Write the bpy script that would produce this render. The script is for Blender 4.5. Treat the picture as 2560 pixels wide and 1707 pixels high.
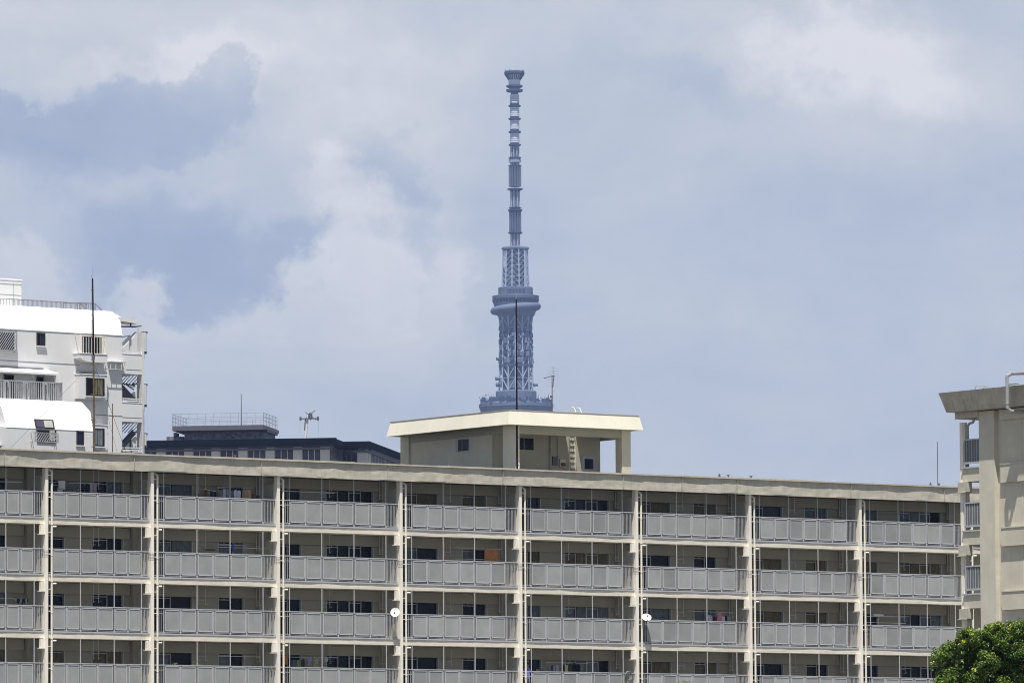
import bpy, bmesh, math, random
from mathutils import Vector, Matrix, noise
random.seed(7)
rad = math.radians
sc = bpy.context.scene
for o in list(bpy.data.objects):
    bpy.data.objects.remove(o)
COL = sc.collection

# ------------------------------------------------------------------ camera
F, PIT, ROL = 16111.64, .0824555381, .00532785605      # focal length in photo pixels (2560 wide), pitch, roll
CAM = Vector((0, 0, 6.0))
_c, _s, _cr, _sr = math.cos(PIT), math.sin(PIT), math.cos(ROL), math.sin(ROL)
_R, _U, _F = Vector((1, 0, 0)), Vector((0, -_s, _c)), Vector((0, _c, _s))
CR, CU = _cr * _R - _sr * _U, _sr * _R + _cr * _U
cd = bpy.data.cameras.new('camera')
cam = bpy.data.objects.new('camera', cd)
COL.objects.link(cam)
m3 = Matrix((CR, CU, -_F)).transposed()
cam.matrix_world = Matrix.Translation(CAM) @ m3.to_4x4()
cd.sensor_width = 36
cd.lens = 36 * F / 2560
cd.clip_start = 1
cd.clip_end = 30000
sc.camera = cam

# ------------------------------------------------------------------ light
AL = .625575317                                         # heading of the long apartment block
D3 = Vector((math.cos(AL), math.sin(AL), 0))
N3 = Vector((math.sin(AL), -math.cos(AL), 0))
SUNV = (-.22 * D3 + .29 * N3 + Vector((0, 0, 1))).normalized()
sl = bpy.data.lights.new('sun', 'SUN')
sl.energy = 5.0
sl.angle = rad(.53)
sl.color = (1, .96, .90)
so = bpy.data.objects.new('sun', sl)
COL.objects.link(so)
so.rotation_euler = SUNV.to_track_quat('Z', 'Y').to_euler()
so.location = (0, 200, 200)
sc.view_settings.view_transform = 'Standard'
sc.view_settings.look = 'None'
sc.view_settings.exposure = 0.5
sc.view_settings.gamma = 1
sc.cycles.filter_width = 1.0
sc.cycles.volume_bounces = 0
sc.cycles.max_bounces = 6
sc.cycles.diffuse_bounces = 3
sc.cycles.transparent_max_bounces = 12


def lin(r, g, b):
    f = lambda v: v / 255 / 12.92 if v <= 10.31 else ((v / 255 + .055) / 1.055) ** 2.4
    return (f(r), f(g), f(b), 1)


# ------------------------------------------------------------------ sky
W = bpy.data.worlds.new('World')
sc.world = W
W.use_nodes = True
nt = W.node_tree
nt.nodes.clear()


def N(t, **k):
    n = nt.nodes.new(t)
    for a, b in k.items():
        setattr(n, a, b)
    return n


def L(a, b):
    nt.links.new(a, b)


def M(op, a, b=None, c=None, clamp=False):
    n = N('ShaderNodeMath', operation=op, use_clamp=clamp)
    for i, v in enumerate((a, b, c)):
        if v is None:
            continue
        if isinstance(v, (int, float)):
            n.inputs[i].default_value = v
        else:
            L(v, n.inputs[i])
    return n.outputs[0]


tc = N('ShaderNodeTexCoord')
sep = N('ShaderNodeSeparateXYZ')
L(tc.outputs['Generated'], sep.inputs[0])
yy = M('MAXIMUM', M('ABSOLUTE', sep.outputs[1]), .12)
# tangent-plane direction, scaled so that one unit is about one tenth of the view
su = M('MULTIPLY', M('DIVIDE', sep.outputs[0], yy), 62.9)
sv = M('MULTIPLY', M('SUBTRACT', M('DIVIDE', sep.outputs[2], yy), .0826), 62.9)
cmb = N('ShaderNodeCombineXYZ')
L(su, cmb.inputs[0])
L(sv, cmb.inputs[1])


def nz(scale, detail, rough, off=0, vec=None, dist=0):
    mp = N('ShaderNodeVectorMath', operation='ADD')
    L(vec or cmb.outputs[0], mp.inputs[0])
    mp.inputs[1].default_value = (off, off * .7, off * .3)
    n = N('ShaderNodeTexNoise')
    n.inputs['Scale'].default_value = scale
    n.inputs['Detail'].default_value = detail
    n.inputs['Roughness'].default_value = rough
    n.inputs['Distortion'].default_value = dist
    L(mp.outputs[0], n.inputs['Vector'])
    return n


def warp(amount, scale, off, detail=7):
    n = nz(scale, detail, .68, off)
    a = N('ShaderNodeVectorMath', operation='SUBTRACT')
    L(n.outputs['Color'], a.inputs[0])
    a.inputs[1].default_value = (.5, .5, .5)
    b = N('ShaderNodeVectorMath', operation='SCALE')
    L(a.outputs[0], b.inputs[0])
    b.inputs['Scale'].default_value = amount
    c = N('ShaderNodeVectorMath', operation='ADD')
    L(cmb.outputs[0], c.inputs[0])
    L(b.outputs[0], c.inputs[1])
    return c.outputs[0]


WA = warp(2.0, .75, 3.1, 12)
WB = warp(3.2, .3, 11.7, 5)


def blob(x, y, rx, ry, amp, e0=1.15, e1=.6, w=None, rot=0):
    """a soft ellipse of brighter (or darker) cloud; x, y, rx, ry in hundreds of photo pixels"""
    mp = N('ShaderNodeMapping', vector_type='TEXTURE')
    L(w or WA, mp.inputs['Vector'])
    mp.inputs['Location'].default_value = ((x - 12.8) * .39, (8.53 - y) * .39, 0)
    mp.inputs['Rotation'].default_value = (0, 0, rad(rot))
    mp.inputs['Scale'].default_value = (rx * .39, ry * .39, 1e6)
    ln = N('ShaderNodeVectorMath', operation='LENGTH')
    L(mp.outputs[0], ln.inputs[0])
    mr = N('ShaderNodeMapRange', interpolation_type='SMOOTHSTEP')
    L(ln.outputs['Value'], mr.inputs['Value'])
    mr.inputs['From Min'].default_value = e0
    mr.inputs['From Max'].default_value = e1
    mr.inputs['To Min'].default_value = 0
    mr.inputs['To Max'].default_value = amp
    return mr.outputs[0]


BL = [
    # broad light and dark veils
    (4.5, 1.0, 9.5, 2.2, .26, 1.2, .2, WB), (4.0, 1.7, 3.6, .9, .20, 1.25, .2), (9.3, 2.6, 3.6, 2.4, .16, 1.3, .1, WB), (20.8, 1.1, 5.0, 1.7, .40, 1.3, .0, WA, -12),
    (20.5, .8, 2.2, .9, .12, 1.3, .1), (22.5, 3.0, 4.5, 1.7, .20, 1.4, .1, WB), (14.5, .8, 5.0, 1.2, .12, 1.3, .1, WB), (1.5, 4.7, 3.8, .8, .12, 1.3, .1, WB), (5.5, 4.8, 3.0, .8, .10, 1.3, .1, WB),
    (1.5, 2.9, 3.4, 2.2, -.10, 1.3, .2, WB), (9.7, 4.4, 1.4, 1.3, -.16, 1.2, .2, WA, -30), (5.9, 6.0, 4.0, 2.2, -.10, 1.3, .2, WB),
    (17.3, 2.1, 2.7, .55, -.14, 1.2, .2, WA, -12), (21.2, 1.62, .55, .28, -.14, 1.2, .2), (12.6, 4.6, 3.0, 1.6, -.08, 1.4, .1, WB), (21.5, 4.7, 5.5, 1.2, -.12, 1.3, .1, WB),
    (12, 10.8, 5, 1.6, -.06, 1.4, .1, WB), (19.5, 10.0, 7, 2.2, -.08, 1.4, .1, WB), (16.5, 6.8, 3.2, 2.0, .06, 1.4, .1, WB), (24.5, 6.5, 2.6, 3.0, .05, 1.4, .1, WB), (8.5, 10.0, 3.0, 1.2, -.06, 1.3, .2, WB),
]
acc = None
for b in BL:
    o = blob(*b)
    acc = o if acc is None else M('ADD', acc, o)


def union(bs):
    u = None
    for b in bs:
        o = blob(*b)
        u = o if u is None else M('MAXIMUM', u, o)
    return u


def vfade(y0, y1):
    mr = N('ShaderNodeMapRange', interpolation_type='SMOOTHSTEP')
    L(sv, mr.inputs['Value'])
    mr.inputs['From Min'].default_value = (8.53 - y0) * .39
    mr.inputs['From Max'].default_value = (8.53 - y1) * .39
    return mr.outputs[0]


# cumulus bank with billowed upper edges that dissolves downwards
cum = union([(.1, 8.2, 2.5, 2.8, 1, 1.02, .76), (3.4, 9.3, 2.3, 2.65, 1, 1.02, .76), (5.5, 9.9, 2.5, 2.5, 1, 1.02, .74), (7.6, 9.2, 2.1, 2.5, 1, 1.02, .72), (9.3, 8.1, 1.7, 2.7, 1, 1.03, .68), (11.0, 7.4, .9, 2.7, .8, 1.1, .5, WA, -6), (8.7, 4.9, 1.3, 1.9, .75, 1.1, .6, WA, 38)])
# clear hollows; the bank stands in front of them
hol = union([(3.4, 3.1, 3.2, 1.3, 1, 1.03, .68), (.2, 2.95, 1.7, 1.05, 1, 1.05, .66), (5.5, 2.6, .95, 1.15, 1, 1.05, .7), (1.6, 3.6, 2.8, 1.3, .8, 1.2, .4), (4.6, 6.3, 2.9, 1.5, 1, 1.1, .4, WA, -14), (6.9, 6.6, 1.9, 1.2, .9, 1.1, .5), (10.3, 4.3, .9, 1.3, .55, 1.1, .4)])
acc = M('SUBTRACT', acc, M('MULTIPLY', M('MULTIPLY', hol, M('SUBTRACT', 1, cum)), .36))
acc = M('ADD', acc, M('MULTIPLY', M('MULTIPLY', cum, vfade(11.0, 6.6)), .33))
n1 = nz(.45, 12, .6, 21)
n2 = nz(1.3, 6, .6, 33)
acc = M('ADD', acc, M('MULTIPLY', M('SUBTRACT', n1.outputs[0], .5), .52))
acc = M('ADD', acc, M('MULTIPLY', M('SUBTRACT', n2.outputs[0], .5), .16))
stv = N('ShaderNodeMapping')
L(cmb.outputs[0], stv.inputs['Vector'])
stv.inputs['Rotation'].default_value = (0, 0, .25)
stv.inputs['Scale'].default_value = (.35, 1.3, 1)
n3 = nz(.8, 10, .62, 47, stv.outputs[0], .6)
acc = M('ADD', acc, M('MULTIPLY', M('SUBTRACT', n3.outputs[0], .5), .55))
acc = M('ADD', acc, .53, clamp=True)
rp = N('ShaderNodeValToRGB')
L(acc, rp.inputs[0])
e = rp.color_ramp.elements
e[0].position, e[0].color = 0, lin(160, 171, 192)
e[1].position, e[1].color = 1, lin(230, 229, 229)
for p, c in ((.28, lin(177, 186, 202)), (.52, lin(192, 199, 208)), (.78, lin(210, 212, 215))):
    q = e.new(p)
    q.color = c
sky = N('ShaderNodeTexSky', sky_type='NISHITA')
sky.sun_disc = False
sky.sun_elevation = math.asin(SUNV.z)
sky.sun_rotation = math.atan2(SUNV.x, SUNV.y)
sky.dust_density = 2
skm = N('ShaderNodeVectorMath', operation='SCALE')
L(sky.outputs[0], skm.inputs[0])
skm.inputs['Scale'].default_value = .05
clm = N('ShaderNodeVectorMath', operation='SCALE')
L(rp.outputs[0], clm.inputs[0])
clm.inputs['Scale'].default_value = .775
# the cloud deck is solid low down and broken overhead
cov = N('ShaderNodeMapRange')
L(sep.outputs[2], cov.inputs['Value'])
cov.inputs['From Min'].default_value = .15
cov.inputs['From Max'].default_value = .36
cov.inputs['To Min'].default_value = .95
cov.inputs['To Max'].default_value = .12
mx = N('ShaderNodeMix', data_type='RGBA')
L(cov.outputs[0], mx.inputs[0])
L(skm.outputs[0], mx.inputs[6])
L(clm.outputs[0], mx.inputs[7])
bg = N('ShaderNodeBackground')
L(mx.outputs[2], bg.inputs[0])
bg.inputs[1].default_value = 1.0
wo = N('ShaderNodeOutputWorld')
L(bg.outputs[0], wo.inputs[0])


# ------------------------------------------------------------------ materials
def mat(name, col, rough=.8, var=.12, scale=1.5, metal=0, bump=0, col2=None, detail=6, stain=None, streak=0, transp=0, spec=.4):
    m = bpy.data.materials.new(name)
    m.use_nodes = True
    t = m.node_tree
    b = t.nodes['Principled BSDF']
    b.inputs['Roughness'].default_value = rough
    b.inputs['Metallic'].default_value = metal
    b.inputs['Specular IOR Level'].default_value = spec
    c = t.nodes.new('ShaderNodeTexCoord')
    n = t.nodes.new('ShaderNodeTexNoise')
    n.inputs['Scale'].default_value = scale
    n.inputs['Detail'].default_value = detail
    n.inputs['Roughness'].default_value = .6
    t.links.new(c.outputs['Object'], n.inputs['Vector'])
    r = t.nodes.new('ShaderNodeValToRGB')
    k = col2 or tuple(v * (1 - var * 1.6) for v in col)
    r.color_ramp.elements[0].position = .3
    r.color_ramp.elements[0].color = (*k[:3], 1)
    r.color_ramp.elements[1].position = .7
    r.color_ramp.elements[1].color = (*[min(1, v * (1 + var)) for v in col[:3]], 1)
    t.links.new(n.outputs[0], r.inputs[0])
    out = r.outputs[0]
    if streak:
        mp = t.nodes.new('ShaderNodeMapping')
        mp.inputs['Scale'].default_value = (5, 5, .35)
        t.links.new(c.outputs['Object'], mp.inputs[0])
        n2 = t.nodes.new('ShaderNodeTexNoise')
        n2.inputs['Scale'].default_value = 1.3
        n2.inputs['Detail'].default_value = 5
        t.links.new(mp.outputs[0], n2.inputs['Vector'])
        r2 = t.nodes.new('ShaderNodeMapRange')
        r2.inputs['From Min'].default_value = .5
        r2.inputs['From Max'].default_value = .72
        r2.inputs['To Min'].default_value = 0
        r2.inputs['To Max'].default_value = streak
        t.links.new(n2.outputs[0], r2.inputs['Value'])
        x = t.nodes.new('ShaderNodeMix')
        x.data_type = 'RGBA'
        t.links.new(r2.outputs[0], x.inputs[0])
        t.links.new(out, x.inputs[6])
        x.inputs[7].default_value = (*[v * .45 for v in col[:3]], 1)
        out = x.outputs[2]
    t.links.new(out, b.inputs['Base Color'])
    if bump:
        bn = t.nodes.new('ShaderNodeTexNoise')
        bn.inputs['Scale'].default_value = scale * 3
        bn.inputs['Detail'].default_value = 5
        t.links.new(c.outputs['Object'], bn.inputs['Vector'])
        bb = t.nodes.new('ShaderNodeBump')
        bb.inputs['Strength'].default_value = bump
        bb.inputs['Distance'].default_value = .03
        t.links.new(bn.outputs[0], bb.inputs['Height'])
        t.links.new(bb.outputs[0], b.inputs['Normal'])
    if transp:
        tr = t.nodes.new('ShaderNodeBsdfTransparent')
        ms = t.nodes.new('ShaderNodeMixShader')
        ms.inputs[0].default_value = transp
        t.links.new(b.outputs[0], ms.inputs[1])
        t.links.new(tr.outputs[0], ms.inputs[2])
        t.links.new(ms.outputs[0], t.nodes['Material Output'].inputs[0])
    return m


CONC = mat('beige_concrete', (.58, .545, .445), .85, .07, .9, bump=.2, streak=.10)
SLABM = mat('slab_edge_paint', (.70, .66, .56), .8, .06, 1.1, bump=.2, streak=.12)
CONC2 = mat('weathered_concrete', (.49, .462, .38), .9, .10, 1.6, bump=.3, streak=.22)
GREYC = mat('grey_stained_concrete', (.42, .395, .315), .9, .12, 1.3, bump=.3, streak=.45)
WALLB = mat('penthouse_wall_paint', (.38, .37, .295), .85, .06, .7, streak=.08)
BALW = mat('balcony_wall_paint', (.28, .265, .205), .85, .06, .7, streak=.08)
CREAM = mat('cream_paint', (.72, .69, .575), .7, .04, .6, streak=.08)
COLM = mat('column_paint', (.84, .79, .69), .7, .05, 1.2, streak=.14)
PIPEM = mat('pipe_paint', (.78, .75, .63), .5, .05, 2)
RAILM = mat('rail_aluminium', (.43, .435, .455), .45, .06, 3)
PANM = mat('frosted_glass_panel', (.355, .358, .350), .5, .10, .8, transp=.12)
PFRM = mat('panel_frame', (.48, .485, .50), .4, .04, 3)
PARTM = mat('partition_board', (.37, .37, .32), .8, .06, 1)
PANE = mat('dark_window_glass', (.004, .005, .009), .25, .3, .8, spec=.15)
PANEB = mat('blue_dark_window_glass', (.012, .020, .038), .25, .3, .8, spec=.2)
WFR = mat('window_frame_metal', (.40, .40, .40), .5, .05, 2)
WFRD = mat('brown_window_frame', (.035, .028, .028), .5, .1, 2)
CURG = mat('grey_curtain', (.13, .155, .17), .9, .2, 3)
CURO = mat('olive_curtain', (.13, .112, .06), .9, .2, 3)
CURL = mat('pale_curtain', (.42, .42, .38), .9, .2, 3)
WHITE = mat('white_render', (.68, .68, .675), .7, .03, .5, streak=.06)
WHITR = mat('white_roof_paint', (.84, .84, .84), .6, .01, .5)
WHIT2 = mat('white_panel', (.62, .63, .62), .6, .03, .5)
SEAM = mat('dark_seam', (.22, .22, .23), .8, .1, 1)
STEEL = mat('galvanised_steel', (.42, .42, .43), .4, .12, 3, metal=.4)
STEELD = mat('dark_steel', (.10, .10, .12), .6, .1, 3)
RAILB = mat('dark_grey_rail', (.20, .20, .21), .6, .1, 3)
RUST = mat('rusty_steel', (.15, .095, .05), .9, .3, 3, col2=(.04, .025, .022))
PURP = mat('dark_red_mast_paint', (.018, .005, .010), .8, .3, 2, spec=.1)
WOODO = mat('orange_wood', (.42, .17, .045), .8, .15, 3)
DROOF = mat('dark_roof_metal', (.016, .024, .045), .9, .15, .15, spec=.05)
DWALL = mat('mauve_grey_wall', (.14, .14, .18), .85, .1, .3)
DPIER = mat('pale_stone_pier', (.60, .59, .57), .85, .08, .25)
DGLS = mat('mauve_dark_glass', (.075, .07, .11), .4, .15, .2, spec=.2)
DMESH = mat('grey_louvre_screen', (.17, .17, .19), .8, .45, 2.2, detail=8)
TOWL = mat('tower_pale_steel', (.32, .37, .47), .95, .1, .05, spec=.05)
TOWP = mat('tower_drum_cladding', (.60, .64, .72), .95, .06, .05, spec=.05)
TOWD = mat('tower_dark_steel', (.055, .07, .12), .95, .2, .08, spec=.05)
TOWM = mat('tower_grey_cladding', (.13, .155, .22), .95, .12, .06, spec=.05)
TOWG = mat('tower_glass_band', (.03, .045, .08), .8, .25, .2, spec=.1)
SKIN = mat('skin', (.42, .27, .19), .6, .05, 4)
BARK = mat('tree_bark', (.10, .075, .05), .9, .3, 6)
GROUND = mat('town_ground', (.12, .115, .10), .95, .3, .02)
ENDP = mat('end_panel_glass', (.15, .16, .17), .6, .1, 1.5, transp=.12)
_t = PANM.node_tree
_g = _t.nodes.new('ShaderNodeNewGeometry')
_h = _t.nodes.new('ShaderNodeHueSaturation')
_m = _t.nodes.new('ShaderNodeMapRange')
_m.inputs['To Min'].default_value = .80
_m.inputs['To Max'].default_value = 1.14
_t.links.new(_g.outputs['Random Per Island'], _m.inputs['Value'])
_b = _t.nodes['Principled BSDF']
_l = _b.inputs['Base Color'].links[0].from_socket
_t.links.new(_l, _h.inputs['Color'])
_t.links.new(_m.outputs[0], _h.inputs['Value'])
_t.links.new(_h.outputs[0], _b.inputs['Base Color'])
DISH = mat('white_dish', (.80, .80, .80), .4, .02, 2)


def flat(name, c, r=.85):
    return mat(name, c, r, .12, 9)


# ------------------------------------------------------------------ frames and builders
class Frame:
    """t runs along the front, s out of it towards the viewer, z up"""

    def __init__(s, ox, oy, al):
        s.o = Vector((ox, oy, 0))
        s.al = al
        s.d = Vector((math.cos(al), math.sin(al), 0))
        s.n = Vector((math.sin(al), -math.cos(al), 0))

    def w(s, t, sv, z):
        return s.o + s.d * t + s.n * sv + Vector((0, 0, z))

    def ts(s, x, y, sv):
        r = (x - 1280) / F * CR - (y - 853.5) / F * CU + _F
        k = ((s.o - CAM).dot(s.n) + sv) / r.dot(s.n)
        p = CAM + k * r - s.o
        return p.dot(s.d), p.z

    def st(s, x, y, t):
        r = (x - 1280) / F * CR - (y - 853.5) / F * CU + _F
        k = ((s.o - CAM).dot(s.d) + t) / r.dot(s.d)
        p = CAM + k * r - s.o
        return p.dot(s.n), p.z


FM = Frame(-17.7351923, 314.021158, AL)     # the long block and the block at the right stand parallel
FW = Frame(-21.8375, 360.0, rad(38.4))      # white block
FD = Frame(-36.1606, 1000.0, -.150)         # dark-roofed block
FT = Frame(3.0, 5040.0, 0)                  # far tower


def tag(o, label=None, cat=None, group=None, kind=None):
    for k, v in (('label', label), ('category', cat), ('group', group), ('kind', kind)):
        if v:
            o[k] = v
    return o


def root(name, fr, label, cat, group=None, t=0, s=0, z=0):
    o = bpy.data.objects.new(name, None)
    o.empty_display_size = .5
    COL.objects.link(o)
    o.location = fr.w(t, s, z)
    o.rotation_euler = (0, 0, fr.al)
    o['_o'] = (t, s, z)
    return tag(o, label, cat, group)


class MB:
    def __init__(s):
        s.v, s.f, s.m = [], [], []

    def add(s, vs, fs, mi=0):
        b = len(s.v)
        s.v += vs
        s.f += [[i + b for i in f] for f in fs]
        s.m += [mi] * len(fs)
        return s

    def hexa(s, p, mi=0):
        return s.add(list(p), [(0, 1, 2, 3), (4, 5, 6, 7), (0, 1, 5, 4), (1, 2, 6, 5), (2, 3, 7, 6), (3, 0, 4, 7)], mi)

    def box(s, t0, t1, s0, s1, z0, z1, mi=0):
        return s.hexa([(t0, s0, z0), (t1, s0, z0), (t1, s1, z0), (t0, s1, z0), (t0, s0, z1), (t1, s0, z1), (t1, s1, z1), (t0, s1, z1)], mi)

    def bar(s, p, q, a, b=None, mi=0):
        """square bar from p to q"""
        b = b or a
        P, Q = Vector(p), Vector(q)
        d = (Q - P).normalized()
        u = d.cross(Vector((0, 0, 1)) if abs(d.z) < .9 else Vector((0, 1, 0))).normalized()
        w = d.cross(u)
        c = [u * a / 2 + w * b / 2, -u * a / 2 + w * b / 2, -u * a / 2 - w * b / 2, u * a / 2 - w * b / 2]
        return s.hexa([tuple(P + k) for k in c] + [tuple(Q + k) for k in c], mi)

    def tube(s, p, q, r, n=8, r2=None, mi=0, cap=True):
        P, Q = Vector(p), Vector(q)
        r2 = r if r2 is None else r2
        d = (Q - P).normalized()
        u = d.cross(Vector((0, 0, 1)) if abs(d.z) < .9 else Vector((0, 1, 0))).normalized()
        w = d.cross(u)
        vs = [tuple(P + (u * math.cos(a) + w * math.sin(a)) * r) for a in (2 * math.pi * i / n for i in range(n))]
        vs += [tuple(Q + (u * math.cos(a) + w * math.sin(a)) * r2) for a in (2 * math.pi * i / n for i in range(n))]
        fs = [(i, (i + 1) % n, n + (i + 1) % n, n + i) for i in range(n)]
        if cap:
            fs += [tuple(range(n)), tuple(range(n, 2 * n))]
        return s.add(vs, fs, mi)

    def path(s, pts, r, n=6, mi=0):
        for a, b in zip(pts, pts[1:]):
            s.tube(a, b, r, n, mi=mi)
        return s

    def lathe(s, prof, c=(0, 0), n=32, mi=0, cap=True, tilt=0, a0=0):
        vs = []
        for r, z in prof:
            for i in range(n):
                a = 2 * math.pi * i / n + a0
                x, y = r * math.cos(a), r * math.sin(a)
                vs.append((c[0] + x, c[1] + y, z + x * tilt))
        k = len(prof)
        fs = [(j * n + i, j * n + (i + 1) % n, (j + 1) * n + (i + 1) % n, (j + 1) * n + i) for j in range(k - 1) for i in range(n)]
        if cap:
            fs += [tuple(range(n)), tuple(range((k - 1) * n, k * n))]
        return s.add(vs, fs, mi)

    def prism(s, poly, axis, a, b, mi=0):
        """extrude a polygon: axis 't' poly=(s,z), 's' poly=(t,z), 'z' poly=(t,s)"""
        g = {'t': lambda p, k: (k, p[0], p[1]), 's': lambda p, k: (p[0], k, p[1]), 'z': lambda p, k: (p[0], p[1], k)}[axis]
        n = len(poly)
        vs = [g(p, a) for p in poly] + [g(p, b) for p in poly]
        return s.add(vs, [tuple(range(n)), tuple(range(n, 2 * n))] + [(i, (i + 1) % n, n + (i + 1) % n, n + i) for i in range(n)], mi)

    def wavy(s, t0, t1, s0, z0, z1, amp, step=.12, nz_=6, seed=0, lean=0, mi=0):
        """an uneven, hand-floated concrete face"""
        nt_ = max(2, int((t1 - t0) / step))
        vs = []
        for j in range(nz_ + 1):
            for i in range(nt_ + 1):
                t, z = t0 + (t1 - t0) * i / nt_, z0 + (z1 - z0) * j / nz_
                d = noise.noise(Vector((t * .55 + seed, z * .6, seed))) * amp + noise.noise(Vector((t * 2.6, z * 3, seed + 5))) * amp * .35
                vs.append((t, s0 + d + lean * j / nz_, z))
        w = nt_ + 1
        return s.add(vs, [(j * w + i, j * w + i + 1, (j + 1) * w + i + 1, (j + 1) * w + i) for j in range(nz_) for i in range(nt_)], mi)

    def build(s, name, m, parent=None, fr=None, label=None, cat=None, group=None, kind=None, smooth=False, off=None):
        me = bpy.data.meshes.new(name)
        if parent is not None:
            top = parent
            off = list(top['_o']) if '_o' in top else [0, 0, 0]
        elif off is None and fr is not None and s.v:
            ts, ss, zs = zip(*s.v)
            off = [(min(ts) + max(ts)) / 2, (min(ss) + max(ss)) / 2, min(zs)]
        elif off is None:
            off = [0, 0, 0]
        me.from_pydata([(a - off[0], -(b - off[1]), c - off[2]) for a, b, c in s.v], [], s.f)
        for k in (m if isinstance(m, (list, tuple)) else [m]):
            me.materials.append(k)
        if any(s.m):
            me.polygons.foreach_set('material_index', s.m)
        bm = bmesh.new()
        bm.from_mesh(me)
        bmesh.ops.recalc_face_normals(bm, faces=bm.faces)
        bm.to_mesh(me)
        bm.free()
        if smooth:
            me.shade_smooth()
        o = bpy.data.objects.new(name, me)
        COL.objects.link(o)
        o['_o'] = off
        if parent is not None:
            o.parent = parent
        elif fr is not None:
            o.location = fr.w(*off)
            o.rotation_euler = (0, 0, fr.al)
        return tag(o, label, cat, group, kind)


# ------------------------------------------------------------------ ground
g = MB().box(-6000, 6000, -6900, 600, -.4, 0)
g.build('ground', GROUND, kind='structure')

# ------------------------------------------------------------------ long apartment block
WB_, HF = 7.387, 2.75
RAILZ = 24.52
blk = root('apartment_building', FM, 'long beige apartment block with rows of grey panelled balconies across the picture', 'building')
COLS = [-34.3, -26.9, -19.49, -12.1, -6.05] + [i * WB_ for i in range(8)]
TL, TR = -34.3, 7 * WB_ + 6.5
POSTN = [.83, 2.77, 4.71, 6.65]
POSTS_ = [.5, 2.1, 4.03, 5.6]
body = MB().box(TL, TR, -13.6, -1.6, 0, 25.9)
body.box(TL, TR, -13.6, .3, 25.74, 25.9)
body.build('building_body', CONC, blk)
# parapet: uneven face under a thin coping
pb = MB()
pb.wavy(TL, TR, .33, 25.70, 26.43, .038, .16, 14, seed=2)
pb.box(TL, TR, .02, .27, 25.70, 26.42)
pb.box(TL, TR, .02, .42, 26.43, 26.50)
pb.box(TL, TR, .27, .33, 25.66, 25.70)
pb.box(TL, TR, -13.7, -13.4, 25.9, 26.5)
for t in (-8.5, -1.1, 6.3, 13.9, 21.0, 28.6, 32.4, 36.0, 43.6, 50.0):
    pb.box(t, t + .02, .30, .385, 25.72, 26.42, 1)
pb.build('parapet', [CONC2, GREYC], blk)
for r in range(9):
    z1 = RAILZ - r * HF - 1.28
    if z1 < .3:
        break
    m = MB().box(TL, TR, -1.7, -.03, z1 - .27, z1)
    m.wavy(TL, TR, 0, z1 - .27, z1, .018, .2, 6, seed=r * 3.7)
    m.box(TL, TR, -.03, -.005, z1 - .275, z1 - .27)
    o = m.build('floor_slab', SLABM, blk)
    MB().box(TL, TR, -.06, .030, z1 + .002, z1 + .075).build('balcony_kerb', RAILM, o)
# columns with their junction blocks, and downpipes
for i, t in enumerate(COLS):
    m = MB().box(t, t + .165, -.13, .165, 0, 25.66)
    m.build('column', COLM, blk)
    cp = bpy.data.objects['column'] if i == 0 else bpy.data.objects['column.%03d' % i]
    for r in range(8):
        zb = RAILZ - r * HF - 1.28 - .27
        if zb < 1:
            break
        MB().box(t - .215, t - .003, -.06, .12, zb - .48, zb - .03).box(t - .30, t - .003, -.08, .14, zb - .53, zb - .50).build('junction_block', COLM, cp)
    dots = MB()
    for a in range(3):
        for b in range(5):
            dots.box(t + .02 + a * .05, t + .04 + a * .05, .165, .172, 21.35 + b * .075, 21.385 + b * .075)
            dots.box(t - .006, t, .02 + a * .05, .04 + a * .05, 21.35 + b * .075, 21.385 + b * .075)
    dots.build('anchor_holes', STEELD, cp)
    p = MB().tube((t + .42, .07, 0), (t + .42, .07, 25.5), .052, 10).tube((t + .42, .07, 25.5), (t + .30, -.1, 25.66), .052, 8)
    for r in range(9):
        zt = RAILZ - r * HF
        p.tube((t + .42, .07, zt - 1.6), (t + .42, .07, zt - 1.5), .068, 10)
        p.tube((t + .42, .07, zt - .35), (t + .42, .07, zt - .31), .062, 10)
        for k in (-.25, .80):
            p.bar((t + .16, .07, zt + k), (t + .42, .07, zt + k), .035)
            p.prism([(t + .165, zt + k - .05), (t + .165, zt + k + .05), (t + .26, zt + k)], 's', .05, .09)
        p.tube((t + .46, .10, zt - 1.68), (t + .62, .16, zt - 1.68), .045, 8)
    p.build('downpipe', PIPEM, blk)
# back wall of the balconies, lintel beam, piers, partitions
NARROW = (-12.1, -6.05)


def bay_windows(i):
    """(t0, t1) of the two openings of the bay that starts at column i"""
    t = COLS[i]
    if t in NARROW:
        return [(t + .95, t + 1.98), (t + 3.50, t + 5.35)] if t == -6.05 else [(t + 1.28, t + 2.1), (t + 3.35, t + 4.75)]
    q = round(t / WB_)
    if q in (1, 3, 6) or t < -15:
        return [(t + .75, t + 2.38), (t + 3.84, t + 6.76)]
    return [(t + .75, t + 3.34), (t + 4.79, t + 6.36)]


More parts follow.
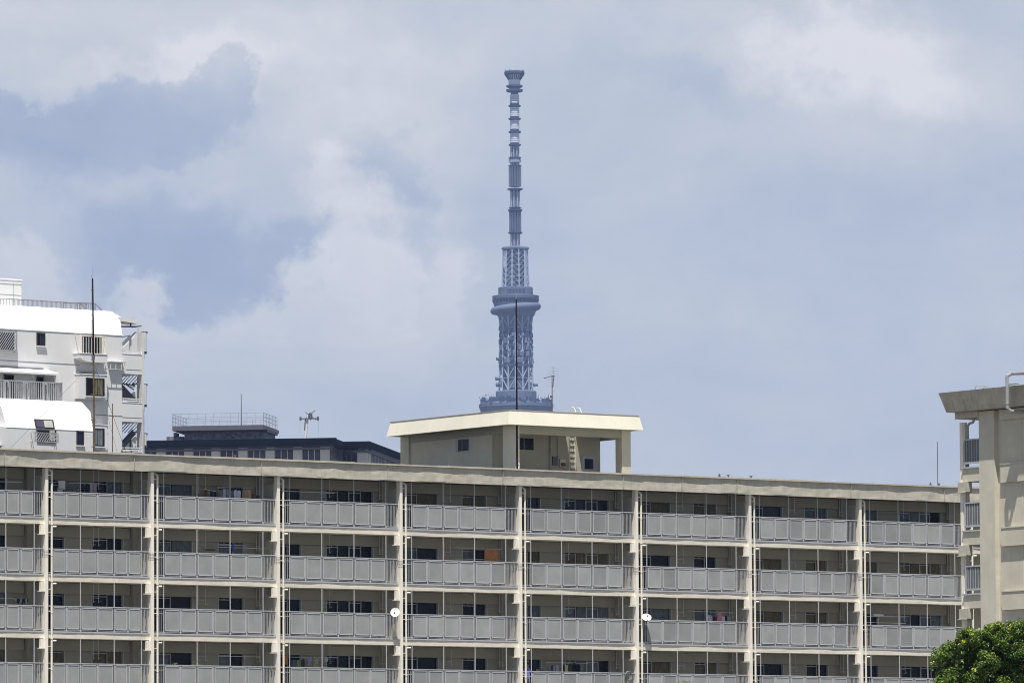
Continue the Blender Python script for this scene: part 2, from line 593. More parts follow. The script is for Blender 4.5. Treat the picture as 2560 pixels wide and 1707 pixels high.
wall = MB()
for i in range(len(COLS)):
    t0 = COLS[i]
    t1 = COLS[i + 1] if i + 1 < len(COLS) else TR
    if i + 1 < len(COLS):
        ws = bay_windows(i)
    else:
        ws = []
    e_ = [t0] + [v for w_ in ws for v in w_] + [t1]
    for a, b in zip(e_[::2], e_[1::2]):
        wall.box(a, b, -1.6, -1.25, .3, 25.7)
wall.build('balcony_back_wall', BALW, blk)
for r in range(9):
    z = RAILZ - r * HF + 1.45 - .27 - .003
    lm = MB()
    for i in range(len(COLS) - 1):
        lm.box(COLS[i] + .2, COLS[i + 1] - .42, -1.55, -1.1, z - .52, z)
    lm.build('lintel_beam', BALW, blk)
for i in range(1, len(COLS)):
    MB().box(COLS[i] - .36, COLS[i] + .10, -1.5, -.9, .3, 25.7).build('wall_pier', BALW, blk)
for i in range(3, len(COLS) - 1):
    for r in range(4):
        zf = RAILZ - r * HF - 1.28
        t = COLS[i]
        pt = MB().box(t - .045, t - .02, -.88, -.12, zf + .12, zf + 2.02)
        pt.build('balcony_partition', PARTM, blk)
        q = MB().box(t - .055, t - .01, -.90, -.87, zf + .08, zf + 2.06, 0).box(t - .055, t - .01, -.13, -.10, zf + .08, zf + 2.06, 0).box(t - .055, t - .01, -.90, -.10, zf + 2.02, zf + 2.06, 0)
        q.build('partition_frame', WFR, bpy.data.objects['balcony_partition' if (i, r) == (3, 0) else 'balcony_partition.%03d' % ((i - 3) * 4 + r)])

# windows: D dark, B blue dark, G grey curtain, O olive curtain, L pale curtain
KIND = {3: ('GG', 'DD', 'DG', 'OO'), 4: ('DG', 'DD', 'DD', 'OO'), 5: ('GD', 'GG', 'DD', 'GG'), 6: ('DD', 'DD', 'DD', 'DD'), 7: ('OO', 'GG', 'DD', 'DD'),
        8: ('BB', 'OO', 'GG', 'BG'), 9: ('OO', 'DD', 'GG', 'OO'), 10: ('BG', 'OO', 'OO', 'DD'), 11: ('GG', 'OO', 'DG', 'DD')}


def curtain(m, t0, t1, s0, z0, z1, ph=0):
    n = max(6, int((t1 - t0) / .028))
    vs = []
    for i in range(n + 1):
        t = t0 + (t1 - t0) * i / n
        d = .022 * math.sin(t * 42 + ph + 1.5 * math.sin(t * 5 + ph)) + .012 * math.sin(t * 17 + ph)
        vs += [(t, s0 + d, z0), (t, s0 + d * .7, z1)]
    m.add(vs, [(2 * i, 2 * i + 2, 2 * i + 3, 2 * i + 1) for i in range(n)])


for i in range(3, 12):
    ws = bay_windows(i)
    for r in range(4):
        zf = RAILZ - r * HF - 1.28
        zt = zf + 2.0 + .15
        for k, (a, b) in enumerate(ws):
            kd = KIND[i][r][k]
            fr = MB()
            fr.box(a, a + .05, -1.42, -1.23, zf + .05, zt).box(b - .05, b, -1.42, -1.23, zf + .05, zt).box(a, b, -1.42, -1.23, zt, zt + .04)
            np_ = 4 if b - a > 2.6 and k == 1 else (2 if b - a > 1.2 else 1)
            edges = [a + .05 + (b - a - .1) * j / np_ for j in range(np_ + 1)]
            for j in range(1, np_):
                w_ = .035 if j != 2 else .06
                fr.box(edges[j] - w_ / 2, edges[j] + w_ / 2, -1.36 + .02 * (j % 2), -1.31 + .02 * (j % 2), zf + .05, zt)
            # high vent bar on the first sash (and the third of a wide window)
            for j in ([0] if np_ < 4 else [0, 2]):
                zz = zt - .32
                fr.box(edges[j] + .03, edges[j + 1] - .03, -1.33, -1.30, zz, zz + .035)
                fr.box((edges[j] + edges[j + 1]) / 2 - .01, (edges[j] + edges[j + 1]) / 2 + .01, -1.335, -1.31, zz, zt)
            wo_ = fr.build('window', WFR, blk)
            MB().box(a + .05, b - .05, -1.46, -1.40, zf + .03, zt).build('glass_pane', PANEB if kd == 'B' else PANE, wo_)
            if kd in 'GOL':
                cm = MB()
                for j in range(np_):
                    if kd == 'G' and np_ > 1 and (j + i + r) % 5 == 4:
                        continue
                    hi = zt - (.34 if j == 0 and (i + r) % 3 == 0 else .04)
                    curtain(cm, edges[j] + .03 + (.1 if (i + j) % 3 == 0 else 0), edges[j + 1] - .03, -1.375, zf + .1, hi, i + j * 2.1 + r)
                cm.build('curtain', {'G': CURG, 'O': CURO, 'L': CURL}[kd], wo_)
        # hanging pole brackets under the soffit
        t0, t1 = COLS[i], COLS[i + 1]
        for ta_, tb2 in (((t0 + 3.35, t0 + 3.75), (t1 - .62, t1 - .45)) if i > 4 else ((t0 + 3.3, t0 + 3.6),)):
            h = MB()
            zc = zf + HF - .28
            for tt in (ta_, tb2):
                h.bar((tt, -.75, zc), (tt, -.75, zc - .95), .018)
                h.bar((tt, -.75, zc - .93), (tt + .12, -.75, zc - .86), .014)
            h.bar((ta_ - .02, -.75, zc - .72), (tb2 + .04, -.75, zc - .72), .014)
            h.build('pole_bracket', PFRM, blk)

# balcony railings
npan = 0
rest = MB()
for i in range(3, 12):
    t0 = COLS[i]
    t1 = COLS[i + 1] if i + 1 < len(COLS) else TR
    P = [t0 + v for v in (POSTS_ if t0 in NARROW else POSTN)]
    if t0 == -12.1:
        P = [t0 + v for v in (.5, 2.1, 3.93, 5.53)]
    for r in range(4):
        zt = RAILZ - r * HF
        m = MB()
        m.box(t0 + .17, t1 - .01, -.035, .02, zt - .022, zt + .022)
        m.box(t0 + .17, t1 - .01, -.03, .015, zt - 1.165, zt - 1.13)
        for p in P:
            m.tube((p, -.01, zt - 1.28), (p, -.01, zt + 1.45 - .27), .025, 8)
            m.tube((p, -.01, zt - 1.2), (p, -.01, zt - 1.12), .045, 8)
        for a, b in zip(P, P[1:]):
            c = (a + b) / 2
            m.tube((c, -.01, zt - 1.28), (c, -.01, zt), .026, 8)
            m.tube((c, -.01, zt - 1.2), (c, -.01, zt - 1.12), .04, 8)
        # vertical bars at both ends of the bay
        for a, b in ((t0 + .5, P[0]), (P[-1], t1 - .02)):
            n = max(2, int((b - a) / .085))
            for k in range(1, n):
                x = a + (b - a) * k / n
                m.box(x - .009, x + .009, -.02, .0, zt - 1.13, zt)
            if b == P[0]:
                m.box(a, b, -.025, .005, zt - .26, zt - .235)
            else:
                m.box(a, b, -.6, -.57, zt - .30, zt - .27)
        ro = m.build('balcony_railing', RAILM, blk)
        for a, b in zip(P, P[1:]):
            c = (a + b) / 2
            for x0, x1 in ((a + .055, c - .075), (c + .045, b - .085)):
                q = MB().box(x0 + .03, x1 - .03, -.004, .012, zt - 1.06, zt - .09)
                fq = [(x0, x0 + .032, zt - 1.10, zt - .05), (x1 - .032, x1, zt - 1.10, zt - .05), (x0, x1, zt - 1.10, zt - 1.055), (x0, x1, zt - .09, zt - .05)]
                q2 = MB() if npan < 100 else rest
                if npan < 100:
                    for u in fq:
                        q.box(u[0], u[1], -.012, .03, u[2], u[3], 1)
                    q.build('railing_panel', [PANM, PFRM], ro)
                else:
                    rest.box(x0 + .03, x1 - .03, -.004, .012, zt - 1.06, zt - .09)
                    for u in fq:
                        rest.box(u[0], u[1], -.012, .03, u[2], u[3], 1)
                npan += 1
rest.build('railing_panel', [PANM, PFRM], blk, kind='stuff')
for r in range(0, 9):
    low = MB()
    zt = RAILZ - r * HF
    for i in (range(0, 12) if r > 3 else range(0, 3)):
        t0, t1 = COLS[i] + .5, COLS[i + 1] - .1 if i < 11 else TR
        low.box(t0, t1, -.01, .01, zt - 1.1, zt - .05, 0)
        low.box(t0 - .3, t1, -.03, .02, zt - .02, zt + .02, 1)
        for k in range(7):
            x = t0 + (t1 - t0) * k / 6
            low.box(x - .03, x + .03, -.03, .03, zt - 1.28, zt, 1)
    low.build('far_balcony_railing', [PANM, RAILM], blk)
# conductor tape and clamps on the coping
for t in (-1.15, 4.9, 17.2, 18.4, 35.6, 37.1, 49.8, 51.8, -8.6):
    MB().box(t, t + .05, .1, .16, 26.5, 26.62).box(t - .07, t + .12, .1, .14, 26.62, 26.65).build('conductor_stub', STEELD, blk)
for t in (-1.6, 17.9, 35.1, 49.3):
    MB().prism([(t - .10, 26.5), (t + .07, 26.5), (t + .03, 26.60), (t - .03, 26.70)], 's', .04, .1).build('conductor_clamp', STEELD, blk)
for a, b in ((-30, -14), (-12, -1), (3, 12), (17, 22), (30, 41), (47, 53)):
    MB().bar((a, .2, 26.515), (b, .2, 26.53), .02).build('lightning_conductor_tape', GREYC, blk)

# ---- penthouse on the roof (part of the block)
ph = MB()
Z0, ZC = 25.9, 29.0
ph.box(24.12, 30.9, -12.6, -4.68, Z0, ZC)            # closed room
PHW = ph.build('penthouse', WALLB, blk)
# roof with a hatch hole near the ladder
HT0, HT1, HS0, HS1 = 28.55, 29.25, -4.62, -3.70
rf = MB()
TA, TB, SA, SB = 23.05, 31.72, -2.0, -12.95
for a, b, c, d_ in ((TA + .3, HT0, SB + .3, SA - .3), (HT1, TB - .3, SB + .3, SA - .3), (HT0, HT1, SB + .3, HS0), (HT0, HT1, HS1, SA - .3)):
    rf.box(a, b, c, d_, 29.02, 29.28)
rf.build('roof_slab', WALLB, PHW)
fa = MB()
zb, zt_ = 28.96, 29.70
o_ = [(TA, SA), (TB, SA), (TB, SB), (TA, SB)]
k = .16
i_ = [(TA + k, SA - k), (TB - k, SA - k), (TB - k, SB + k), (TA + k, SB + k)]
j_ = [(TA + .34, SA - .34), (TB - .34, SA - .34), (TB - .34, SB + .34), (TA + .34, SB + .34)]
vs = [(a, b, zb) for a, b in o_] + [(a, b, zt_) for a, b in i_] + [(a, b, zt_) for a, b in j_] + [(a, b, zb) for a, b in j_]
fs = []
for q in range(4):
    w_ = (q + 1) % 4
    fs += [(q, w_, 4 + w_, 4 + q), (4 + q, 4 + w_, 8 + w_, 8 + q), (8 + q, 8 + w_, 12 + w_, 12 + q), (12 + q, 12 + w_, w_, q)]
fa.add(vs, fs)
fa.build('roof_fascia', CREAM, PHW)
cap = MB()
for a, b, c, d_ in ((TA + .13, TB - .13, SA - .36, SA - .13), (TA + .13, TB - .13, SB + .13, SB + .36), (TA + .13, TA + .36, SB + .36, SA - .36), (TB - .36, TB - .13, SB + .36, SA - .36)):
    cap.box(a, b, c, d_, 29.703, 29.73)
cap.build('roof_edge_cap', CONC2, PHW)
for a in ((23.95, 24.16, -3.72, -2.55), (30.72, 31.30, -3.10, -2.55), (23.95, 24.16, -12.95, -12.2), (30.72, 31.30, -12.7, -12.2)):
    MB().box(*a, Z0, 29.015).build('penthouse_pillar', CREAM if a[0] < 24 and a[2] > -5 else CONC, PHW)
for a in ((24.16, 30.72, -2.95, -2.60, 28.55, 29.018), (24.0, 24.30, -12.2, -3.72, 28.62, 29.018), (30.95, 31.25, -12.2, -3.10, 28.55, 29.018)):
    MB().box(*a).build('ring_beam', WALLB, PHW)
wl = MB().box(24.05, 24.12, -12.2, -4.85, Z0, 28.62)
wl.build('side_wall', CONC, PHW)
sw = MB().box(24.03, 24.10, -8.05, -6.85, 27.88, 28.56, 0)
w1 = sw.build('penthouse_window', WFR, PHW)
MB().box(24.02, 24.028, -7.82, -7.47, 27.93, 28.52).build('glass_pane', PANE, w1)
MB().box(24.02, 24.028, -7.43, -6.88, 27.93, 28.52).build('glass_pane', PANE, w1)
w2 = MB().box(25.45, 26.62, -4.68, -4.62, 27.84, 28.56).build('penthouse_window', WFR, PHW)
MB().box(25.50, 25.93, -4.62, -4.612, 27.89, 28.50).build('glass_pane', PANE, w2)
MB().box(25.97, 26.56, -4.62, -4.612, 27.89, 28.50).build('glass_pane', PANE, w2)
dr = MB().box(29.70, 30.52, -4.68, -4.60, 26.5, 27.68).build('penthouse_door', RAILM, PHW)
MB().box(29.83, 30.39, -4.60, -4.592, 27.02, 27.56).build('door_window', PANEB, dr)
pp = MB().tube((27.66, -4.6, Z0), (27.66, -4.6, 29.0), .05, 8).tube((28.12, -4.62, 27.2), (28.12, -4.62, 29.0), .03, 8).tube((27.60, -4.62, Z0), (27.60, -4.62, 27.9), .025, 6)
pp.build('wall_conduit', GREYC, PHW)
MB().box(27.72, 28.02, -4.68, -4.50, 27.16, 27.60).build('meter_box', STEELD, PHW)
MB().box(28.22, 28.60, -4.68, -4.56, 27.08, 27.48).box(28.26, 28.56, -4.56, -4.54, 27.12, 27.30, 1).build('rusty_wall_box', [CONC, RUST], PHW)
MB().box(23.965, 24.06, -2.55, -2.546, 26.55, 27.15).box(24.0, 24.03, -2.55, -2.546, 27.15, 27.5).build('rust_stain', RUST, PHW)
ld = MB()
for t in (28.70, 29.06):
    ld.bar((t, -4.40, Z0), (t, -4.40, 29.75), .04)
for q in range(13):
    ld.bar((28.70, -4.40, Z0 + .3 + q * .29), (29.06, -4.40, Z0 + .3 + q * .29), .03)
for t in (28.70, 29.06):
    arc = [(t, -4.40 + .30 - .30 * math.cos(a), 29.75 + .42 * math.sin(a)) for a in [math.pi * v / 8 for v in range(9)]]
    ld.path(arc, .022)
ld.build('roof_ladder', CREAM, PHW)

# masts on the long block
t, z = FM.ts(1294, 736, -2.45)
ms = root('lightning_rod', FM, 'tall dark red lightning rod rising from the penthouse corner in front of the far tower', 'lightning rod', 'lightning rods and masts on the roofs', 23.93, -2.45, 26)
MB().tube((23.93, -2.45, 26.5), (23.93, -2.45, 35.45), .052, 8, .036).build('pole', PURP, ms)
MB().tube((23.93, -2.45, 35.45), (23.93, -2.45, 35.80), .014, 6, .003).build('tip', STEEL, ms)
cb = MB()
for zz in (26.9, 28.35, 29.9, 31.0, 32.0, 33.0, 34.1, 34.9):
    cb.box(23.90, 24.04, -2.47, -2.43, zz, zz + .03)
cb.build('cable_clamps', STEELD, ms)
ms = root('lightning_rod', FM, 'tall lightning rod, dark above and rusty brown below, in front of the white building', 'lightning rod', 'lightning rods and masts on the roofs', -1.28, -3, 25.9)
MB().tube((-1.28, -3, 25.9), (-1.33, -3, 31.4), .055, 8, .045).build('lower_pole', RUST, ms)
MB().tube((-1.33, -3, 31.4), (-1.38, -3, 35.3), .048, 8, .036).build('upper_pole', PURP, ms)
MB().tube((-1.38, -3, 35.3), (-1.38, -3, 35.9), .012, 6, .004).build('tip', STEEL, ms)
cb = MB()
for zz in (27.0, 28.3, 29.6, 30.6, 32.4, 33.5, 34.7):
    cb.box(-1.47, -1.33, -3.02, -2.98, zz, zz + .035)
cb.tube((-1.36, -3, 31.25), (-1.33, -3, 31.5), .08, 8)
cb.bar((-1.45, -3, 31.4), (-1.46, -3, 35.5), .008)
cb.build('cable_clamps', STEELD, ms)
gy = MB()
gy.bar((-1.33, -3, 31.2), (-5.7, -5.5, 25.9), .012).bar((-1.33, -3, 31.2), (1.6, -4, 25.95), .012).bar((-1.33, -3, 31.2), (-1.9, .1, 26.5), .010)
gy.tube((-5.3, -5.3, 26.3), (-5.45, -5.35, 26.15), .03, 6).tube((.85, -3.75, 27.3), (1.0, -3.8, 27.0), .03, 6)
gy.build('guy_wire', STEELD, ms)
MB().tube((-.86, -2, 25.9), (-.86, -2, 29.1), .028, 8, .022).build('thin_mast', RUST, fr=FM, label='thin short rust-streaked pole on the roof right of the tall rusty rod', cat='mast')
MB().tube((51.5, -2, 25.9), (51.5, -2, 29.05), .024, 8, .018).build('thin_mast', STEELD, fr=FM, label='thin dark pole on the long roof close to the right-hand block', cat='mast')
# TV antenna behind the penthouse fascia
an = root('television_antenna', FM, 'small television antenna on a thin mast standing on the penthouse roof', 'antenna', None, 28.05, -5, 29.3)
MB().tube((28.05, -5, 29.28), (28.05, -5, 31.85), .03, 8, .022).bar((27.98, -5, 30.1), (27.98, -5, 30.75), .012).box(27.94, 28.06, -5.04, -4.96, 30.7, 30.8).build('mast', STEELD, an)
y1 = MB().bar((28.05, -5, 31.83), (27.45, -4.9, 31.68), .035).bar((28.05, -5, 31.83), (28.2, -5, 31.85), .05).bar((28.17, -5, 31.85), (28.10, -5, 31.25), .03)
for q in range(7):
    zz = 31.3 + q * .16
    a = .36 - .02 * q
    y1.bar((28.14 - a, -5 - a * .3, zz), (28.14 + a, -5 + a * .3, zz), .004)
for q in range(4):
    y1.box(28.10, 28.16, -5.02, -4.98, 31.98 + q * .11, 32.0 + q * .11)
y1.build('antenna_arms', STEELD, an)

# ------------------------------------------------------------------ block at the right
RG = 10.293
rb = root('apartment_building', FM, 'grey beige apartment block at the right edge, recessed gable panels, flared roof parapet', 'building', None, RG, 50.6, 0)
RS = 50.59
m = MB().box(RG + .22, RG + 12, RS, RS + 8.3, 0, 25.9)
m.box(RG, RG + .22, RS, 51.61, 0, 25.9)          # edge pier
m.build('gable_wall', CONC, rb)
for r in range(9):
    sp = MB()
    zt = 23.55 - r * HF + .003
    if zt < 1:
        break
    sp.box(RG + .07, RG + .22, 51.92, RS + 8.3, zt - .80, zt - .003)
    sp.box(RG + .045, RG + .07, 51.92, RS + 8.3, zt - .83 + .80, zt + .02)
    sp.build('spandrel_band', CONC, rb)
fr_ = MB().box(RG + .06, RG + .22, 51.92, RS + 8.3, 25.46, 25.9)
fr_.box(RG + .205, RG + .22, 53.2, 53.22, 0, 25.4)
fr_.build('top_band', CONC, rb)
pv = MB()
zb, zt_ = 25.94, 26.80
a0, s0 = RG - .48, 48.99
lo = [(a0, s0), (RG + 13, s0), (RG + 13, RS + 9), (a0, RS + 9)]
hi = [(a0 - .17, s0 - .33), (RG + 13, s0 - .33), (RG + 13, RS + 9.3), (a0 - .17, RS + 9.3)]
pv.add([(a, b, zb) for a, b in lo] + [(a, b, zt_) for a, b in hi], [(0, 1, 2, 3), (4, 5, 6, 7), (0, 1, 5, 4), (1, 2, 6, 5), (2, 3, 7, 6), (3, 0, 4, 7)])
pv.build('roof_parapet', GREYC, rb)
bmm = MB().box(RG - .05, RG + 12, 49.05, RS, 25.66, 25.935)
bmm.build('eaves_beam', CONC2, rb)
for r in range(8):
    zt = 23.55 - r * HF
    if zt < 1:
        break
    m = MB().box(RG + .04, RG + 12, 49.42, RS, zt - .65, zt - .08)
    o = m.build('balcony_slab', CONC, rb)
    MB().box(RG - .02, RG + 12, 49.38, RS, zt - .078, zt - .01).build('balcony_kerb', RAILM, o)
    m = MB().box(RG + .03, RG + .06, 49.62, RS - .01, zt + .20, zt + 1.14, 0)
    m.box(RG + .0, RG + .08, 49.56, RS - .003, zt + 1.14, zt + 1.20, 1).box(RG + .0, RG + .08, 49.56, RS - .003, zt + .12, zt + .20, 1)
    m.box(RG + .0, RG + .08, 49.56, 49.62, zt + .0, zt + 1.14, 1)
    for q in range(5):
        m.box(RG + .015, RG + .03, 49.72 + q * .17, 49.74 + q * .17, zt + .2, zt + 1.14, 1)
    m.build('balcony_end_rail', [ENDP, RAILM], rb)
    MB().box(RG + .35, RG + .43, RS - .16, RS - .08, zt + 1.1, zt + 2.1).build('balcony_post', STEELD, rb)
    if r:
        MB().box(RG - .06, RG + .24, 49.20, 49.80, zt + 1.66, zt + 2.09).box(RG - .10, RG + .28, 49.14, 49.72, zt + 1.62, zt + 1.66).build('junction_block', CONC2, rb)
m = MB().box(RG + .08, RG + .22, 49.20, 49.40, 0, 25.50).box(RG + .13, RG + .28, 49.40, 49.47, 0, 25.50)
for r in range(8):
    for q in (0, 1.1):
        m.prism([(49.40, 24.6 - r * HF - q), (49.40, 24.9 - r * HF - q), (49.55, 24.72 - r * HF - q)], 't', RG + .1, RG + .14)
m.build('balcony_column', COLM, rb)
dp = MB().path([(RG + .2, 49.60, 0), (RG + .2, 49.60, 25.32), (RG + .2, 49.72, 25.44), (RG + .2, 49.98, 25.48), (RG + .2, 50.05, 25.66)], .055, 8)
dp.build('drain_pipe', PARTM, rb)
# galvanised duct on the parapet corner
s0, z0 = FM.st(2519, 1027, RG - .95)
s1, z1 = FM.st(2519, 937, RG - .95)
gp = MB().path([(RG + 1.0, s0 + .2, z0 - .02), (RG - .8, s0 + .06, z0 - .02), (RG - .95, s0, z0 + .1), (RG - .95, s0, z1 - .05), (RG - .8, s0 + .12, z1 + .06), (RG - .75, s0 + 4.2, z1 - .12)], .082, 12)
gp.box(RG - .95, RG - .75, s0, s0 + .55, z0 + 1.12, z0 + 1.16)
gp.tube((RG - .95, s0, z0 + .3), (RG - .95, s0, z0 + .33), .10, 12)
gp.build('galvanised_pipe', STEEL, rb)
hs, hz = FM.st(2438, 970, RG)
hp = MB().path([(RG, hs, 26.78), (RG, hs, 26.98), (RG, hs + .1, 27.02), (RG, hs + .7, 26.97), (RG, hs + .95, 26.82)], .022).path([(RG, hs + .4, 26.8), (RG, hs + .6, 26.92), (RG, hs + .9, 26.92)], .02)
hp.build('roof_pipe_loop', STEEL, rb)

# ------------------------------------------------------------------ white block at the left
wb = root('apartment_building', FW, 'white apartment building at the left with bright mansard roofs and an open stair tower', 'building')
ZS, ZO = 3.135, 660


def wp(x, y, s=0):
    return FW.ts(x / ZS, ZO + y / ZS, s)


def wr(x0, y0, x1, y1, s=0):
    a, b = wp(x0, (y0 + y1) / 2, s)[0], wp(x1, (y0 + y1) / 2, s)[0]
    return a, b, wp((x0 + x1) / 2, y1, s)[1], wp((x0 + x1) / 2, y0, s)[1]


T0, ZM = wp(957, 557)[0], wp(957, 557)[1]
LT = -16.0
ra, rb2, rc0, rc1 = wr(-160, 850, 440, 1090, 0)
MB().box(rb2, T0, -9, 0, 0, ZM - .01).box(LT, ra, -9, 0, 0, ZM - .01).box(ra, rb2, -9, 0, rc1, ZM - .01).box(ra, rb2, -9, 0, 0, rc0).box(ra, rb2, -9, -1.3, rc0, rc1).build('wall', WHITE, wb)
pf = [(0.03, ZM - .03), (-.17, ZM + .80), (-1.0, ZM + 1.40), (-8.2, ZM + 1.40), (-9, ZM + .5), (-9, ZM - .03)]
mr_ = MB().prism(pf, 't', LT, T0)
hp_ = [wp(x, y, -1.0) for x, y in ((862, 372), (905, 387), (985, 441), (985, 456), (930, 456), (862, 420))]
mr_.prism(hp_, 's', -6.0, -1.0)
mr_.build('mansard_roof', WHITR, wb)
# roof railings
rl = MB()
a_ = wp(95, 320, -1.6)[0]
b_ = wp(690, 357, -1.6)[0]
zr = ZM + 1.40
rl.bar((a_, -1.6, zr + .42), (b_, -1.6, zr + .42), .04).bar((a_ - 3.0, -3.0, zr + .3), (a_, -1.6, zr + .42), .04)
n = 60
for q in range(n + 1):
    x = a_ + (b_ - a_) * q / n
    rl.box(x - .012, x + .012, -1.61, -1.59, zr, zr + .42)
for q in range(20):
    x = a_ - 3.0 * q / 20
    rl.box(x - .012, x + .012, -1.61 - 1.4 * q / 20, -1.59 - 1.4 * q / 20, zr, zr + .4)
rl.build('roof_railing', RAILB, wb)
rl = MB()
for x0, y0, x1, y1, x2, y2, s in ((497, 305, 625, 308, 680, 357, -2.2), (605, 303, 745, 310, 798, 362, -2.8)):
    p = [wp(x0, y0, s), wp(x1, y1, s), wp(x2, y2, s)]
    zb_ = zr - .1
    rl.bar((p[0][0], s, zb_), (p[0][0], s, p[0][1]), .05).bar((p[0][0], s, p[0][1]), (p[1][0], s, p[1][1]), .055).bar((p[1][0], s, p[1][1]), (p[2][0], s, p[2][1]), .055)
    rl.bar((p[1][0], s, zb_), (p[1][0], s, p[1][1]), .05)
    if s < -2.5:
        for q in range(9):
            x = p[0][0] + (p[1][0] - p[0][0]) * q / 8
            rl.box(x - .012, x + .012, s - .01, s + .01, zb_, p[0][1])
rl.build('stair_railing', RAILB, wb)
# roof house
a, b, c, d_ = wr(-150, 120, 168, 330, -5)
rh = MB().box(a, b, -8.5, -5, zr - .1, d_)
rho = rh.build('roof_house', WHIT2, wb)
se = MB()
for y in (160, 243):
    z = wp(100, y, -5)[1]
    se.box(a, b, -5.0, -4.99, z - .015, z + .015)
x = wp(103, 200, -5)[0]
se.box(x, x + .02, -5.0, -4.992, zr, d_ - .2)
se.build('panel_seams', SEAM, rho)
MB().box(a, b + .03, -8.5, -4.97, d_ + .002, d_ + .06).build('roof_house_cap', WHITR, rho)
# wall seams
for x0, x1, y in ((0, 625, 772), (740, 957, 1185)):
    se = MB()
    a, b, c, d_ = wr(x0, y - 2, x1, y + 2)
    za = wp(x0, y, 0)[1]
    se.box(a, b, 0, .012, (c + d_) / 2 - .02, (c + d_) / 2 + .02)
    se.build('wall_seam', SEAM, wb)


def ww(x0, y0, x1, y1, s=0, split=.5, mat_l=PANE, mat_r=PANEB, frame=WFRD, sill=True, fw=.06):
    a, b, c, d_ = wr(x0, y0, x1, y1, s)
    m = MB().box(a, a + fw, s, s + .05, c, d_).box(b - fw, b, s, s + .05, c, d_).box(a, b, s, s + .05, d_ - fw, d_).box(a, b, s, s + .05, c, c + fw)
    if split:
        x = a + (b - a) * split
        m.box(x - .03, x + .03, s, s + .04, c, d_)
    if sill:
        m.box(a - .03, b + .07, s, s + .12, c - .06, c - .002, 1)
    w = m.build('window', [frame, WHITE], wb)
    x = a + (b - a) * (split or 1)
    MB().box(a + fw, x, s + .003, s + .018, c + fw, d_ - fw).build('glass_pane', mat_l, w)
    if split:
        MB().box(x, b - fw, s + .003, s + .018, c + fw, d_ - fw).build('glass_pane', mat_r, w)
    return w, (a, b, c, d_)


def grille(x0, y0, x1, y1, s0, dep, mode, n, name='window_grille', m_=None):
    a, b, c, d_ = wr(x0, y0, x1, y1, s0 + dep)
    m = MB()
    S = s0 + dep
    for z in (c, d_):
        m.bar((a, S, z), (b, S, z), .04).bar((b, s0, z), (b, S, z), .035).bar((a, s0, z), (a, S, z), .035)
    m.bar((a, S, c), (a, S, d_), .04).bar((b, S, c), (b, S, d_), .04)
    H_ = d_ - c
    if mode == 'v':
        for q in range(n + 1):
            x = a + (b - a) * q / n
            m.bar((x, S, c), (x, S, d_), .022)
        for q in range(1, 5):
            m.bar((b, s0 + dep * q / 5, c), (b, s0 + dep * q / 5, d_), .02)
    else:
        for q in range(-n, n + 1):
            x = a + (b - a) * q / n
            x1_, z0, z1 = x + H_ * .75, c, d_
            xa, za, xb, zb2 = x, c, x1_, d_
            if xa < a:
                za += (a - xa) / .75
                xa = a
            if xb > b:
                zb2 -= (xb - b) / .75
                xb = b
            if zb2 > za:
                m.bar((xa, S, za), (xb, S, zb2), .04)
    return m.build(name, m_ or STEEL, wb)


ww(-25, 535, 108, 672, 0, .5)
grille(-60, 525, 132, 680, 0, .32, 'd', 11)
ww(285, 540, 352, 642, 0, .42)
ww(645, 570, 792, 705, 0, .5, PANEB, PANE)
grille(632, 562, 826, 703, 0, .55, 'v', 9, m_=PIPEM)
a, b, c, d_ = wr(625, 706, 842, 768, .6)
br = MB().prism([(a, c + .2), (a, d_), (b, d_), (b, c), (a + .5, c)], 's', .0, .6)
br.box(a - .03, b + .03, 0, .63, d_ + .002, d_ + .03)
br.build('window_balcony', WHITE, wb)
# box bays with windows
for k_, (y0, y1, wy0, wy1) in enumerate(((868, 1058, 893, 1036), (1258, 1452, 1285, 1428))):
    a, b, c, d_ = wr(622, y0, 838, y1, .45)
    bx = MB().box(a, b, 0, .45, c, d_)
    bo = bx.build('box_bay', WHITE, wb)
    MB().box(a - .03, b + .04, 0, .48, d_ + .002, d_ + .045).build('bay_cap', WHITR, bo)
    MB().box(a + .05, b - .5, 0, .25, d_ + .10, d_ + .17).build('awning_strip', SEAM, bo)
    w, _ = ww(682 - 10, wy0, 828 - 12, wy1, .45, .45, PANE, PANE)
    a2, b2, c2, d2 = _
    cm = MB()
    curtain(cm, a2 + (b2 - a2) * (.5 if k_ == 0 else .2), b2 - .1, .49, c2 + .08, d2 - .08)
    cm.build('curtain', CURO if k_ == 0 else CURG, w)
# little shelf rack on the corner
a, b, c, d_ = wr(862, 765, 985, 825, .3)
rk = MB().box(a, b, .0, .34, d_ - .03, d_ + .02)
for x in (a + .05, a + .4, b - .3, b - .05):
    rk.bar((x, .3, c), (x, .3, d_), .03)
rk.bar((a - .4, .3, c), (b, .3, c), .03).tube((b - .05, .3, c - .1), (b - .05, .3, c), .06, 8)
rk.build('pipe_rack', WHIT2, wb)
